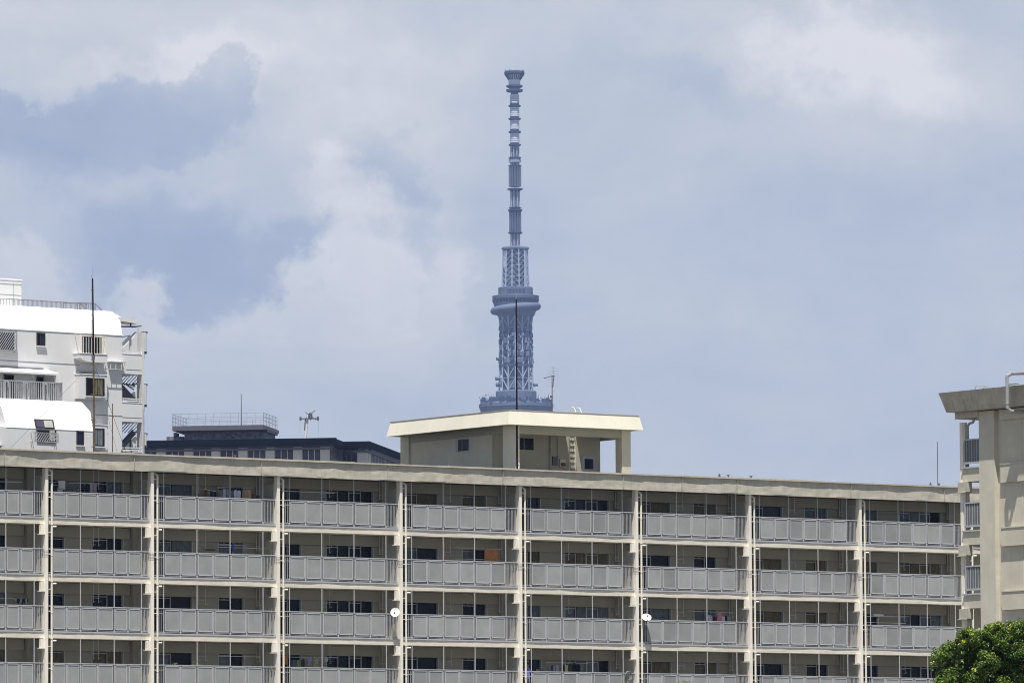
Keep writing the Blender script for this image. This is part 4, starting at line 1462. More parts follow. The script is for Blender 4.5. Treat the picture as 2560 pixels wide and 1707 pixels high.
MB().lathe([(R2(305), tz(A2(1444))), (R2(312.5), tz(A2(1432)))], (0, 0), 48, cap=False).build('window_band', TOWG, o)
m = MB()
rg = random.Random(3)
for q in range(60):
    a = 2 * math.pi * q / 60
    h = rg.uniform(1, 5)
    w_ = rg.uniform(.6, 2.2)
    zb_ = tz(A2(1400))
    x, s = R2(295) * math.cos(a), R2(295) * math.sin(a)
    m.box(x - w_, x + w_, s - w_, s + w_, zb_, zb_ + h)
    m.bar((x, s, zb_), (x + rg.uniform(-2, 2), s, zb_ + h + 3), .3)
m.build('deck_roof_plant', TOWD, o)
lattice('base_shaft', 21, FT and 1045, 34, 2170, 18, TOWL, 14, thick=1.6, br=1.0)
tower_part('base_core', [(12, 0), (12, 300)], TOWM, n=16)

# ------------------------------------------------------------------ satellite dishes


def dish(x, y, s, rx, tilt, az, label):
    t, z = FM.ts(x, y, s)
    r_ = root('satellite_dish', FM, label, 'satellite dish', 'satellite dishes on the balconies', t, s, z)
    m = MB()
    prof = [(rx * math.sin(a), -rx * .35 * (1 - math.cos(a))) for a in [math.pi / 2 * j / 6 for j in range(7)]]
    n = 24
    ax = Vector((math.sin(az) * math.cos(tilt), math.cos(az) * math.cos(tilt), math.sin(tilt)))
    u = ax.cross(Vector((0, 0, 1))).normalized()
    w_ = u.cross(ax)
    C_ = Vector((t, s, z))
    vs = []
    for rr, dd in prof:
        for i in range(n):
            a = 2 * math.pi * i / n
            for off_ in (0,):
                p = C_ + (u * math.cos(a) + w_ * math.sin(a)) * rr + ax * (-.14 * rx * 4 * (1 - (rr / rx) ** 2) * .35)
                vs.append(tuple(p))
    fs = [(j * n + i, j * n + (i + 1) % n, (j + 1) * n + (i + 1) % n, (j + 1) * n + i) for j in range(len(prof) - 1) for i in range(n)]
    m.add(vs, fs)
    back = [tuple(Vector(v) - ax * .02) for v in vs]
    m.add(back, fs)
    m.build('dish_bowl', DISH, r_, smooth=True)
    e_ = C_ - w_ * rx * .95
    f_ = C_ + ax * rx * .75 - w_ * rx * .45
    MB().bar(tuple(e_), tuple(f_), .018).box(f_.x - .03, f_.x + .03, f_.y - .03, f_.y + .03, f_.z - .03, f_.z + .05).build('feed_arm', STEELD, r_)
    MB().bar(tuple(C_ - ax * .05), (t, s - .25, z - .15), .035).bar((t, s - .25, z - .15), (t, s - .25, z - .65), .035).build('mounting_bracket', STEEL, r_)


dish(987.8, 1529.3, .42, .235, .25, -.75, 'round white satellite dish on the third balcony row, left of a column near mid picture')
dish(1616.4, 1541.7, .32, .25, .72, -.45, 'tilted white satellite dish on the third balcony row, in front of a balcony post')

# ------------------------------------------------------------------ things on the balconies


def cloth(x0, y0, x1, y1, col, s, kind, label, seed=0, group='laundry hung out on the balconies'):
    """one hung garment or towel, about 2 cm thick with soft folds"""
    a, zt = FM.ts(x0, y0, s)
    b, _ = FM.ts(x1, y0, s)
    _, zb = FM.ts((x0 + x1) / 2, y1, s)
    zb = max(zb, 0)
    n, k = 14, 8
    vs = []
    for side in (0, 1):
        for j in range(k + 1):
            v = j / k
            if kind == 'shirt':
                w_ = 1.0 if .12 < v < .45 else (.82 if v >= .45 else .35 + v * 5)
            elif kind == 'trousers':
                w_ = .9
            else:
                w_ = 1
            for i in range(n + 1):
                u = i / n
                c_ = (a + b) / 2
                x = c_ + (u - .5) * (b - a) * w_
                d = .02 * math.sin(u * 11 + seed + v * 1.5) * (.3 + v) + .014 * math.sin(u * 23 + seed * 2)
                vs.append((x, s + d + (-.012 if side else .012), zt + (zb - zt) * v + .01 * math.sin(u * 7 + seed) * v))
    w2 = n + 1
    fs = []
    for side in (0, 1):
        o_ = side * (k + 1) * w2
        fs += [(o_ + j * w2 + i, o_ + j * w2 + i + 1, o_ + (j + 1) * w2 + i + 1, o_ + (j + 1) * w2 + i) for j in range(k) for i in range(n)]
    m = MB().add(vs, fs)
    nm = {'shirt': 'shirt', 'trousers': 'trousers', 'towel': 'towel'}[kind]
    mm = col if isinstance(col, bpy.types.Material) else flat('cloth_' + nm, col)
    return m.build(nm, mm, fr=FM, label=label, cat=nm, group=group)


def mottled(name, c1, c2, sc_):
    return mat(name, c1, .9, .05, sc_, col2=c2, detail=2)


BLK, NAV = (.012, .012, .014), (.015, .02, .05)
R1B = 'top row, second bay from left'
C = [
    # x0, y0, x1, y1, colour, s, kind, label
    (146, 1201, 163.5, 1222, (.62, .64, .66), -.5, 'towel', 'pale grey towel hanging beside the second column from the left, top balcony row'),
    (131, 1213, 141, 1240, (.05, .05, .06), -.62, 'towel', 'dark small towel under a white hanger frame near the left end of the top row'),
    (143, 1215, 157, 1240, (.75, .75, .75), -.66, 'shirt', 'white short shirt below the pale grey towel, top row near the left'),
    (181, 1209, 197, 1245, mottled('leaf_print_cloth', (.20, .26, .24), (.01, .02, .02), 14), -.55, 'towel', 'dark green and white patterned cloth on the top balcony at the left'),
    (201, 1209, 212, 1245, BLK, -.55, 'shirt', 'black shirt right of the patterned cloth, top balcony at the left'),
    (212.5, 1209, 224, 1245, NAV, -.57, 'shirt', 'navy shirt beside the black one, top balcony at the left'),
    (225, 1209, 231.5, 1245, (.45, .46, .48), -.55, 'towel', 'narrow grey white towel between the navy shirt and the pink towel'),
    (233, 1209, 241.5, 1245, (.42, .34, .34), -.55, 'towel', 'dusty pink towel hanging in front of the window, top row at the left'),
    (546.5, 1224, 556, 1255, (.20, .24, .22), -.6, 'towel', 'grey green towel at the left of the row of shirts, top balcony'),
    (557.5, 1222, 564, 1255, (.62, .62, .72), -.58, 'towel', 'narrow lilac white towel among the shirts on the top balcony'),
    (565, 1221, 575, 1255, (.33, .35, .38), -.6, 'shirt', 'grey shirt left of the balcony post among the white shirts, top row'),
    (577.5, 1225, 585, 1255, (.28, .29, .36), -.62, 'shirt', 'blue grey shirt just right of the balcony post, top row'),
    (584, 1224, 594, 1255, (.72, .73, .78), -.55, 'shirt', 'white shirt hanging right of the balcony post, top row'),
    (592, 1225, 602, 1250, (.62, .68, .85), -.50, 'shirt', 'light blue tee hanging between the white shirt and the black one, top row'),
    (600, 1223, 605.5, 1255, BLK, -.56, 'shirt', 'black shirt seen edge-on next to the tan towels, top row'),
    (605, 1225, 615, 1255, (.40, .31, .21), -.6, 'towel', 'tan towel right of the black shirt, top row'),
    (615.5, 1224, 627, 1255, (.46, .35, .23), -.6, 'towel', 'wide light tan towel at the right of the shirts, top row'),
    (628.5, 1234, 636, 1255, (.20, .11, .05), -.6, 'towel', 'small brown cloth at the right end of the laundry, top row'),
    (708.5, 1637, 719, 1660, (.55, .20, .03), -.5, 'towel', 'bright orange towel in the bottom row right beside a downpipe'),
    (726, 1649, 732, 1690, (.10, .12, .17), -.55, 'trousers', 'dark blue jeans in the bottom row laundry, right of the orange towel'),
    (732.5, 1648, 740.5, 1690, (.15, .18, .26), -.55, 'trousers', 'mid blue jeans beside the dark blue pair in the bottom row'),
    (741.5, 1649, 751, 1690, (.30, .31, .17), -.55, 'towel', 'dull yellow towel in the bottom row laundry'),
    (753, 1646, 762, 1690, (.06, .06, .06), -.55, 'shirt', 'black shirt between the dull yellow towel and the violet one, bottom row'),
    (767, 1641, 778.5, 1662, (.32, .30, .50), -.52, 'shirt', 'pale violet shirt hanging in the bottom row'),
    (784, 1641, 797.5, 1690, mottled('leaf_print_cloth_pale', (.5, .5, .33), (.12, .13, .08), 12), -.55, 'towel', 'cream and green patterned cloth in the bottom row'),
    (812, 1644, 819, 1653, (.55, .60, .60), -.6, 'towel', 'little pale cloth on the hanger right of the patterned cloth, bottom row'),
    (1340.5, 1671, 1347, 1700, (.45, .45, .10), -.55, 'towel', 'small yellow cloth near the person in blue'),
    (1348, 1672, 1356, 1700, (.18, .17, .28), -.55, 'towel', 'purple grey cloth right of the small yellow one'),
    (1371, 1664, 1377, 1700, (.30, .30, .38), -.6, 'towel', 'grey lilac towel, first of the pale group in the bottom row mid picture'),
    (1378, 1662, 1382, 1700, (.12, .09, .20), -.55, 'towel', 'dark purple narrow towel in the pale group, bottom row'),
    (1383, 1664, 1388, 1700, (.52, .52, .58), -.56, 'towel', 'off white narrow towel in the pale group, bottom row'),
    (1391, 1661, 1397, 1700, (.48, .52, .56), -.6, 'towel', 'blue white towel left of the balcony post, bottom row'),
    (1407, 1660, 1411, 1700, BLK, -.55, 'shirt', 'black cloth edge just right of the balcony post, bottom row'),
    (1411.5, 1661, 1420, 1700, (.60, .56, .36), -.55, 'towel', 'cream towel left of the brown coat, bottom row'),
    (1420.5, 1659, 1430, 1700, (.08, .065, .05), -.55, 'shirt', 'brown coat between the cream towel and black jacket, bottom row'),
    (1430.5, 1656, 1441, 1700, BLK, -.52, 'shirt', 'black jacket, left of two, in the bottom row mid picture'),
    (1439.5, 1659, 1450, 1700, (.008, .008, .01), -.55, 'shirt', 'black jacket, right of two, in the bottom row mid picture'),
    (1450, 1657, 1459, 1700, mottled('grey_print_cloth', (.34, .36, .37), (.06, .06, .07), 14), -.6, 'shirt', 'grey patterned blouse right of the black jackets'),
    (1768, 1536, 1780, 1570, (.50, .52, .55), -.5, 'shirt', 'white grey shirt left of the pink towel, third row'),
    (1780.5, 1540, 1786, 1570, BLK, -.55, 'towel', 'black narrow cloth near the pink towel, third row'),
    (1786.5, 1541, 1792, 1570, (.25, .04, .05), -.55, 'towel', 'dark red narrow cloth left of the pink towel, third row'),
    (1793, 1529, 1804, 1552, (.62, .27, .30), -.5, 'towel', 'pink towel hanging in the third row'),
    (1805, 1540, 1811, 1552, (.68, .70, .74), -.52, 'towel', 'small white cloth right of the pink towel, third row'),
    (1811.5, 1538, 1817, 1570, NAV, -.55, 'towel', 'navy cloth right of the small white one, third row'),
    (1818, 1540, 1827.5, 1570, mottled('grey_stripe_cloth', (.45, .47, .50), (.1, .1, .12), 18), -.55, 'towel', 'grey striped towel at the right of the third row laundry'),
]
for q, (x0, y0, x1, y1, col, s, kd, lb) in enumerate(C):
    cloth(x0, y0, x1, y1, col, s, kd, lb, seed=q * 1.7)


def pole(x0, y0, x1, y1, s, label, m=None, r_=.016):
    a, za_ = FM.ts(x0, y0, s)
    b, zb_ = FM.ts(x1, y1, s)
    MB().tube((a, s, za_), (b, s, zb_), r_, 6).build('drying_pole', m or PFRM, fr=FM, label=label, cat='drying pole', group='drying poles across the balconies')


pole(0, 1203.5, 56, 1205, -.5, 'drying pole at the far left of the top row', WHITE)
pole(172, 1206.5, 246, 1208, -.56, 'drying pole holding the patterned cloth, top row at the left')
pole(543, 1217.5, 633, 1219, -.6, 'drying pole holding the shirts and tan towels')
pole(711, 1227, 836, 1232, -.6, 'long drying pole in front of the wide window, top row, right of the laundry', WHITE)
pole(545, 1361, 617, 1363.5, -.6, 'upper drying pole above the blue item, second row')
pole(545, 1367, 672, 1371, -.5, 'lower drying pole with the blue item, second row')
pole(1137, 1368, 1255, 1373, -.55, 'drying pole above the orange board')
pole(1137, 1396, 1252, 1399, -.5, 'drying pole along the foot of the orange board')
pole(0, 1494.5, 70, 1496, -.6, 'drying pole at the far left of the third row')
pole(543, 1639, 651, 1641, -.6, 'drying pole in the bottom row, second full bay')
pole(706, 1641, 846, 1643, -.6, 'drying pole holding jeans and the violet shirt')
pole(1366, 1655, 1470, 1657, -.6, 'drying pole holding the black jackets')
pole(1720, 1526, 1834, 1531, -.55, 'drying pole holding the pink towel')
pole(2165, 1282.5, 2265, 1285, -.6, 'dark drying pole in the top row near the right end', STEELD)
pole(2165, 1539.5, 2265, 1541, -.55, 'upper white pole in the third row near the right end', WHITE)
pole(2165, 1554.5, 2265, 1557.5, -.5, 'pale green pole in the third row near the right end', PIPEM)


def clip_hanger(x0, y0, x1, y1, s, label, drops, m):
    a, za_ = FM.ts(x0, y0, s)
    b, zb_ = FM.ts(x1, y1, s)
    r_ = root('clip_hanger', FM, label, 'hanger', 'clip hangers on the balconies', (a + b) / 2, s, (za_ + zb_) / 2)
    f = MB().bar((a, s, za_), (b, s, zb_), .02).bar((a, s - .22, za_), (b, s - .22, zb_), .02).bar((a, s, za_), (a, s - .22, za_), .02).bar((b, s, zb_), (b, s - .22, zb_), .02)
    c_ = ((a + b) / 2, s - .11, (za_ + zb_) / 2 + .22)
    for p in ((a, s, za_), (b, s, zb_)):
        f.bar(p, c_, .006)
    f.build('frame', m, r_)
    for q, (u, ln, w_, col) in enumerate(drops):
        x = a + (b - a) * u
        z = za_ + (zb_ - za_) * u
        MB().box(x - w_ / 2, x + w_ / 2, s - .02, s + .01, z - ln, z - .02).build('hung_sock', flat('sock', col), r_)


clip_hanger(511, 1222, 541, 1228.5, -.55, 'pale clip hanger with orange and navy socks left of the shirts, top row', [(.08, .3, .07, (.05, .07, .09)), (.25, .42, .1, (.30, .11, .02)), (.42, .3, .06, (.2, .2, .2)), (.55, .42, .1, NAV), (.72, .42, .08, (.03, .03, .05)), (.9, .36, .1, BLK)], PIPEM)
clip_hanger(512, 1372, 540, 1372, -.55, 'empty black clip hanger in the second row', [(.1 + .09 * q, .07, .03, BLK) for q in range(10)], STEELD)
clip_hanger(38, 1494, 70, 1496, -.55, 'black clip hanger crowded with dark pegs at the far left of the third row', [(.05 + .1 * q, .16 + .05 * (q % 3), .07, BLK if q % 4 else (.4, .4, .4)) for q in range(10)], STEELD)
clip_hanger(131, 1212, 157, 1213, -.7, 'white clip hanger over the small shirts at the left of the top row', [(.2, .1, .03, (.5, .5, .5))], WHITE)
# blue and orange item on the pole
a, z = FM.ts(581.5, 1361, -.5)
MB().box(a - .03, a + .06, -.5, -.46, z - .35, z, 0).box(a - .05, a + .03, -.49, -.45, z - .48, z - .33, 1).build('folded_umbrella', [flat('blue_nylon', (.03, .10, .45)), flat('orange_nylon', (.55, .15, .03))], fr=FM, label='blue and orange folded umbrella hooked on the second row pole', cat='umbrella')
# orange board
a, zt = FM.ts(1212, 1374, -.42)
b, zb = FM.ts(1246, 1400, -.42)
m = MB().box(a, b, -.45, -.42, zb - .05, zt)
m.build('wooden_board', WOODO, fr=FM, label='orange brown board hung on the poles, second row mid picture', cat='board')
a, zt = FM.ts(2184, 1534, -.5)
b, zb = FM.ts(2209, 1541, -.5)
MB().box(a, b, -.75, -.5, zb, zt).box(a + .02, b - .02, -.50, -.495, zb + .02, zb + .03, 1).build('air_vent_box', [WHITE, SEAM], fr=FM, label='white box hung on the third row poles near the right end', cat='box')
a, zt = FM.ts(2194, 1545, -.5)
MB().box(a, a + .06, -.52, -.49, zt - .32, zt).build('hand_towel', flat('white_cloth', (.6, .6, .6)), fr=FM, label='narrow white hand towel on the pale green pole', cat='towel')
# coiled hose on the rail
cx, cz = FM.ts(1570, 1688, .06)
hm = MB()
for q in range(4):
    pts = [(cx + (.17 + .012 * q) * math.cos(v) + .01 * q, .05 + .015 * q, cz + (.24 - .01 * q) * math.sin(v)) for v in [2 * math.pi * j / 16 + q for j in range(17)]]
    hm.path(pts, .011, 5)
hm.build('coiled_hose', RAILB, fr=FM, label='coiled grey hose hung on the bottom row railing', cat='hose')


def plant(x, y, s, h, w_, label, cols, cat='plant', n=60, seed=1, pot=True, deep=.5):
    rg = random.Random(seed)
    t, z = FM.ts(x, y, s)
    r_ = root('potted_plant', FM, label, cat, 'potted plants on the balconies', t, s, z)
    m = MB()
    for q in range(n):
        a = rg.uniform(0, 2 * math.pi)
        rr = w_ * math.sqrt(rg.random())
        p = Vector((t + rr * math.cos(a), s + rr * math.sin(a) * .4, z + h * rg.uniform(.25, 1)))
        u = Vector((rg.uniform(-1, 1), rg.uniform(-1, 1), rg.uniform(-.3, 1))).normalized() * rg.uniform(.05, .09)
        v = u.cross(Vector((rg.uniform(-1, 1), rg.uniform(-1, 1), rg.uniform(-1, 1)))).normalized() * .02
        m.add([tuple(p), tuple(p + u * .5 + v), tuple(p + u), tuple(p + u * .5 - v)], [(0, 1, 2, 3)], rg.choice(range(len(cols))))
    for q in range(6):
        m.bar((t, s, z), (t + rg.uniform(-w_, w_) * .8, s, z + h * .8), .008)
    m.build('foliage', cols, r_)
    if pot:
        MB().lathe([(.08, z - deep), (.11, z - deep + .22)], (t, s), 12).bar((t, s, z - deep + .2), (t, s, z + h * .3), .015).build('pot', flat('terracotta', (.25, .10, .05)), r_)


LG = flat('young_leaf', (.16, .26, .03))
DG = flat('dark_leaf', (.03, .07, .015))
PK = flat('pink_petal', (.65, .16, .2))
plant(400, 1377, -.35, .28, .14, 'dark leafy plant behind the railing at the second row, just right of a downpipe', [DG, DG, LG], n=70, seed=3)
plant(438, 1662, -.1, .14, .16, 'young green leaves over the bottom row rail, left part of the bay', [LG], n=22, seed=4, deep=1.0)
plant(492, 1664, -.1, .20, .24, 'young green leaves over the bottom row rail beside a post', [LG, DG], n=30, seed=5, deep=1.0)
plant(2171, 1608, -.12, .55, .12, 'plant with pink flowers behind the bars of the third row near the right end', [DG, DG, DG, LG, PK], n=110, seed=6, deep=.3)
plant(1716, 1706, .1, .10, .45, 'tips of green leaves at the rail of the bottom row, right of the hose', [LG, DG], n=34, seed=8, deep=1.0)

# ------------------------------------------------------------------ person in blue on the bottom row balcony


def person():
    t, zr_ = FM.ts(1317, 1674, -.45)
    zf = RAILZ - 3 * HF - 1.28
    pr_ = root('person', FM, 'dark-haired person in blue shirt and dark trousers standing on a bottom row balcony', 'person', None, t, -.45, zf)
    J = {}
    H = 1.70

    def skin(name, joints, edges, m_, lvl=1):
        me = bpy.data.meshes.new(name)
        me.from_pydata([(a - t, -(b + .45), c - zf) for (a, b, c), _ in joints], edges, [])
        ob = bpy.data.objects.new(name, me)
        COL.objects.link(ob)
        me.skin_vertices or None
        md = ob.modifiers.new('skin', 'SKIN')
        for i, (_, rr) in enumerate(joints):
            me.skin_vertices[0].data[i].radius = rr if isinstance(rr, tuple) else (rr, rr)
        me.skin_vertices[0].data[0].use_root = True
        sb = ob.modifiers.new('sub', 'SUBSURF')
        sb.levels = sb.render_levels = lvl
        me.materials.append(m_)
        ob.parent = pr_
        return ob

    def P(x, y, z):
        return (t + x, -.45 + y, zf + z)
    js = [(P(0, 0, .95), (.15, .11)), (P(0, 0, 1.15), (.145, .10)), (P(0, .0, 1.36), (.17, .10)), (P(0, .01, 1.46), (.07, .06)), (P(0, .02, 1.54), (.055, .055)), (P(0, .03, 1.63), (.085, .095)), (P(0, .03, 1.70), (.06, .07)),
          (P(.17, 0, 1.38), .055), (P(.25, .06, 1.16), .043), (P(.20, .24, 1.02), .034), (P(-.17, 0, 1.38), .055), (P(-.26, .05, 1.15), .043), (P(-.22, .24, 1.04), .034),
          (P(.09, 0, .88), .085), (P(.10, .02, .48), .06), (P(.10, -.01, .09), .042), (P(.10, .13, .04), .035), (P(-.09, 0, .88), .085), (P(-.10, .02, .48), .06), (P(-.10, -.01, .09), .042), (P(-.10, .13, .04), .035),
          (P(.19, .29, 1.01), (.038, .02)), (P(-.21, .29, 1.03), (.038, .02))]
    ed = [(0, 1), (1, 2), (2, 3), (3, 4), (4, 5), (5, 6), (2, 7), (7, 8), (8, 9), (2, 10), (10, 11), (11, 12), (0, 13), (13, 14), (14, 15), (15, 16), (0, 17), (17, 18), (18, 19), (19, 20), (9, 21), (12, 22)]
    body_ = skin('body', js, ed, SKIN)
    for sx, hand in ((1, P(.19, .31, 1.01)), (-1, P(-.21, .31, 1.03))):
        for q in range(4):
            x = hand[0] - .03 + q * .02
            ln = (.07, .08, .075, .06)[q]
            skin('finger', [((x, hand[1], hand[2]), .010), ((x, hand[1] + ln * .6, hand[2] - .008), .009), ((x, hand[1] + ln * .8, hand[2] - .035), .008)], [(0, 1), (1, 2)], SKIN)
        skin('thumb', [((hand[0] - sx * .04, hand[1] - .04, hand[2]), .011), ((hand[0] - sx * .065, hand[1] - .005, hand[2] - .01), .010), ((hand[0] - sx * .06, hand[1] + .03, hand[2] - .025), .008)], [(0, 1), (1, 2)], SKIN)
    sh = [(P(0, 0, .80), (.19, .15)), (P(0, 0, 1.0), (.18, .14)), (P(0, 0, 1.2), (.175, .13)), (P(0, 0, 1.37), (.19, .12)), (P(0, .0, 1.46), (.085, .075)), (P(.18, 0, 1.38), .085), (P(.26, .05, 1.18), .075), (P(-.18, 0, 1.38), .085), (P(-.27, .04, 1.18), .075)]
    skin('shirt', sh, [(0, 1), (1, 2), (2, 3), (3, 4), (3, 5), (5, 6), (3, 7), (7, 8)], flat('blue_shirt', (.16, .22, .62)))
    tr = [(P(0, 0, .90), (.165, .12)), (P(.09, 0, .80), .10), (P(.10, .02, .48), .08), (P(.10, -.01, .12), .065), (P(-.09, 0, .80), .10), (P(-.10, .02, .48), .08), (P(-.10, -.01, .12), .065)]
    skin('trousers', tr, [(0, 1), (1, 2), (2, 3), (0, 4), (4, 5), (5, 6)], flat('dark_trousers', (.02, .02, .04)))
    hr = MB()
    cx_, cy_, cz_ = P(0, .0, 1.66)
    vs = []
    for j in range(9):
        ph_ = math.pi * j / 8
        for i in range(14):
            a = 2 * math.pi * i / 14
            rr = .108 * math.sin(ph_)
            front = max(0, math.sin(a))
            zz = cz_ + .125 * math.cos(ph_)
            vs.append((cx_ + rr * math.cos(a) * .95, cy_ + rr * math.sin(a) * (1.0 - .35 * front * (1 if j > 3 else 0)), zz))
    hr.add(vs, [(j * 14 + i, j * 14 + (i + 1) % 14, (j + 1) * 14 + (i + 1) % 14, (j + 1) * 14 + i) for j in range(8) for i in range(14)])
    hr.build('hair', flat('dark_hair', (.012, .01, .01)), pr_, smooth=True)
    fc = MB()
    fy = cy_ + .125
    fc.tube((cx_ - .035, fy - .012, cz_ - .02), (cx_ - .035, fy, cz_ - .02), .011, 8).tube((cx_ + .035, fy - .012, cz_ - .02), (cx_ + .035, fy, cz_ - .02), .011, 8)
    fc.box(cx_ - .025, cx_ + .025, fy - .02, fy - .004, cz_ - .085, cz_ - .078)
    fc.build('eyes_and_mouth', BLK_M, pr_)
    MB().prism([(cx_ - .014, cz_ - .05), (cx_ + .014, cz_ - .05), (cx_, cz_ - .0)], 's', fy - .02, fy + .02).build('nose', SKIN, pr_)
    for sx in (-1, 1):
        MB().tube((cx_ + sx * .095, cy_ + .02, cz_ - .03), (cx_ + sx * .112, cy_ + .01, cz_ - .03), .028, 8).build('ear', SKIN, pr_)


BLK_M = flat('eye_dark', (.02, .015, .015))
person()

# ------------------------------------------------------------------ tree at the lower right
TY = 150.0


def pxp(x, y, Y):
    r = (x - 1280) / F * CR - (y - 853.5) / F * CU + _F
    return CAM + r * (Y / r.y)


LM = bpy.data.materials.new('tree_leaves')
LM.use_nodes = True
lt = LM.node_tree
lb = lt.nodes['Principled BSDF']
lb.inputs['Roughness'].default_value = .42
ge = lt.nodes.new('ShaderNodeNewGeometry')
cr_ = lt.nodes.new('ShaderNodeValToRGB')
e = cr_.color_ramp.elements
e[0].position, e[0].color = 0, (.035, .08, .009, 1)
e[1].position, e[1].color = 1, (.20, .29, .03, 1)
e.new(.5).color = (.09, .165, .017, 1)
lt.links.new(ge.outputs['Random Per Island'], cr_.inputs[0])
lt.links.new(cr_.outputs[0], lb.inputs['Base Color'])
tl = lt.nodes.new('ShaderNodeBsdfTranslucent')
lt.links.new(cr_.outputs[0], tl.inputs[0])
ms_ = lt.nodes.new('ShaderNodeMixShader')
ms_.inputs[0].default_value = .28
lt.links.new(lb.outputs[0], ms_.inputs[1])
lt.links.new(tl.outputs[0], ms_.inputs[2])
lt.links.new(ms_.outputs[0], lt.nodes['Material Output'].inputs[0])
LY = mat('tree_new_leaves', (.50, .52, .04), .5, .25, 6)
tb_ = pxp(2620, 1900, TY + 1.5)
tr_ = bpy.data.objects.new('broadleaf_tree', None)
COL.objects.link(tr_)
tr_.location = (tb_.x, tb_.y, 0)
tag(tr_, 'dense glossy green tree with yellow-green new leaves at the lower right corner', 'tree')
LUMP = [(2362, 1642, 32), (2374, 1618, 18), (2400, 1615, 24), (2424, 1592, 30), (2432, 1625, 34), (2486, 1580, 30), (2462, 1600, 30), (2512, 1600, 32), (2546, 1580, 34), (2520, 1640, 38), (2470, 1655, 32),
        (2362, 1700, 33), (2404, 1698, 30), (2440, 1690, 28), (2560, 1630, 38), (2566, 1690, 38), (2500, 1715, 34), (2590, 1575, 40), (2630, 1600, 50), (2680, 1640, 60), (2740, 1700, 60), (2600, 1700, 60), (2400, 1760, 50), (2470, 1780, 60), (2560, 1790, 70),
        (2345, 1775, 40), (2360, 1850, 55), (2460, 1860, 70), (2700, 1800, 80), (2800, 1800, 70), (2600, 1900, 90), (2390, 1920, 60), (2480, 1960, 70), (2820, 1900, 70), (2720, 1950, 80)]
rg = random.Random(12)
lv = MB()


def leaf(p, nrm, ln, wd, mi):
    nrm = (nrm + Vector((rg.uniform(-.8, .8), rg.uniform(-.8, .8), rg.uniform(-.5, .8)))).normalized()
    u = nrm.cross(Vector((rg.uniform(-1, 1), rg.uniform(-1, 1), rg.uniform(-1, 1)))).normalized()
    v = nrm.cross(u)
    u *= ln
    v *= wd
    o2 = nrm * ln * .12
    lv.add([tuple(p - u * .5), tuple(p + v * .5 + o2), tuple(p + u * .5), tuple(p - v * .5 + o2)], [(0, 1, 2, 3)], mi)


S_ = TY / F
for li, (x, y, r_) in enumerate(LUMP):
    dep = rg.uniform(-.4, .5) + (0 if li < 17 else .6)
    c = pxp(x, y, TY + dep)
    R_ = r_ * S_
    # every lump is a bunch of twig clusters
    nc = int(26 * (r_ / 30) ** 2)
    for q in range(nc):
        d = Vector((rg.gauss(0, 1), rg.gauss(0, 1), rg.gauss(0, 1))).normalized()
        if d.y > .5 and rg.random() < .5:
            d.y *= -1
        cc = c + Vector((d.x * R_, d.y * R_ * 1.1, d.z * R_ * .85)) * rg.uniform(.72, 1.05)
        rr = R_ * rg.uniform(.20, .34)
        new = d.z > .45 and rg.random() < .14
        for k in range(50):
            dd = Vector((rg.gauss(0, 1), rg.gauss(0, 1), rg.gauss(0, 1))).normalized()
            p = cc + dd * rr * rg.uniform(.5, 1.1)
            leaf(p, (dd + Vector((0, -.2, .6))), rg.uniform(.045, .082), rg.uniform(.02, .034), 1 if new and rg.random() < .6 else 0)
    for k in range(int(520 * (r_ / 30) ** 2)):
        dd = Vector((rg.gauss(0, 1), rg.gauss(0, 1), rg.gauss(0, 1))).normalized()
        leaf(c + dd * R_ * rg.uniform(.3, .85) + Vector((0, rg.uniform(0, .5), 0)), dd, .10, .055, 0)
for k in range(16000):
    x, y = rg.uniform(2345, 2800), rg.uniform(1590, 2000)
    if y < 1655 and x < 2395 or (x < 2362 and y < 1690):
        continue
    leaf(pxp(x, y, TY + rg.uniform(.5, 1.4)), Vector((0, -1, .5)), .13, .08, 0)
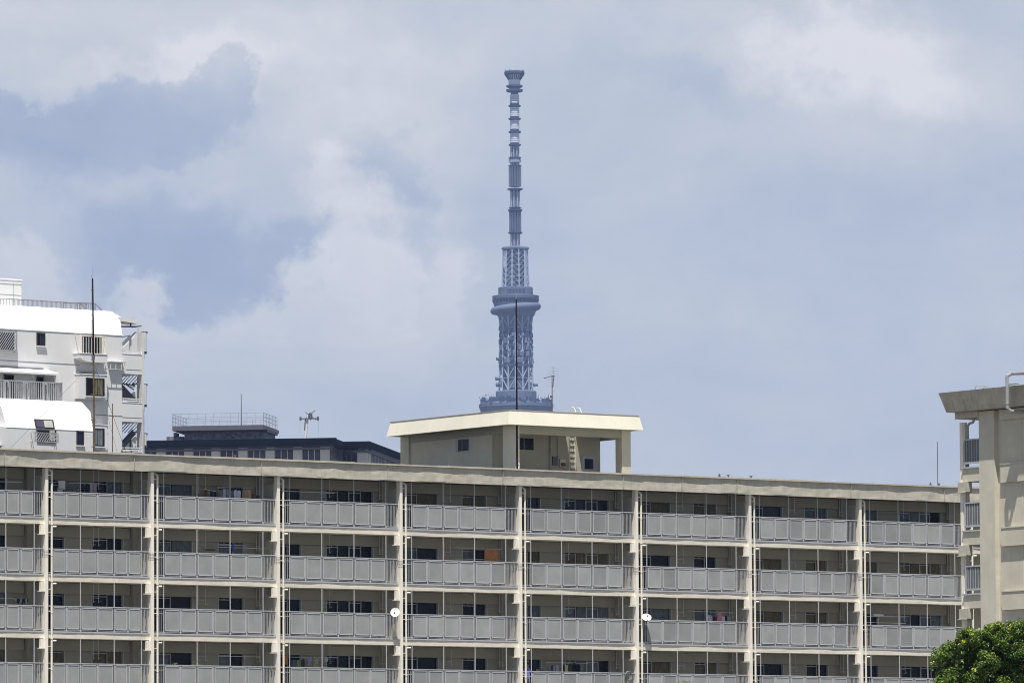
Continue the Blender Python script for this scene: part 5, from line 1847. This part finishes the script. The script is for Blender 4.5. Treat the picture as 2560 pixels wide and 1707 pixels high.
# sprigs that break the outline
for x, y in ((2370, 1597), (2383, 1599), (2426, 1558), (2448, 1568), (2480, 1556), (2490, 1549), (2504, 1555), (2545, 1543), (2330, 1650), (2406, 1580), (2394, 1594), (2530, 1562), (2352, 1603 + 20)):
    b = pxp(x, y, TY)
    for k in range(30):
        u = rg.random()
        p = b + Vector((rg.gauss(0, .025), rg.gauss(0, .03), -.02 - u * .22))
        leaf(p, Vector((rg.uniform(-1, 1), -.4, .5)), rg.uniform(.05, .08), .03, 1 if u < .4 and rg.random() < .6 else 0)
off = Vector((tb_.x, tb_.y, 0))
me = bpy.data.meshes.new('crown')
me.from_pydata([(a - off.x, b - off.y, c) for a, b, c in lv.v], [], lv.f)
me.materials.append(LM)
me.materials.append(LY)
me.polygons.foreach_set('material_index', lv.m)
co = bpy.data.objects.new('crown', me)
COL.objects.link(co)
co.parent = tr_
tk_ = MB()
tk_.tube((0, 0, 0), (.1, 0, 3.4), .28, 12, .2).tube((.1, 0, 3.3), (-1.2, .1, 7.5), .13, 8, .04).tube((.1, 0, 3.3), (.9, 0, 8.2), .13, 8, .04).tube((.1, 0, 3.4), (0, .3, 8.5), .12, 8, .04)
for q in range(16):
    a = rg.uniform(0, 6.28)
    tk_.tube((0, 0, rg.uniform(4, 6)), (1.7 * math.cos(a), 1.0 * math.sin(a), rg.uniform(7, 9.5)), .05, 6, .015)
tko = tk_.build('trunk', BARK)
tko.parent = tr_

# ------------------------------------------------------------------ haze
hz = MB().box(-6050, 6050, -6950, 650, -1.4, 700)
HM = bpy.data.materials.new('haze_air')
HM.use_nodes = True
ht = HM.node_tree
ht.nodes.remove(ht.nodes['Principled BSDF'])
pvn = ht.nodes.new('ShaderNodeVolumePrincipled')
pvn.inputs['Color'].default_value = (.38, .54, .95, 1)
pvn.inputs['Density'].default_value = 5.4e-5
pvn.inputs['Anisotropy'].default_value = 0
ht.links.new(pvn.outputs[0], ht.nodes['Material Output'].inputs['Volume'])
HM.cycles.homogeneous_volume = True if hasattr(HM.cycles, 'homogeneous_volume') else None
hz.build('haze', HM, kind='stuff')

for o in bpy.data.objects:
    if '_o' in o:
        del o['_o']
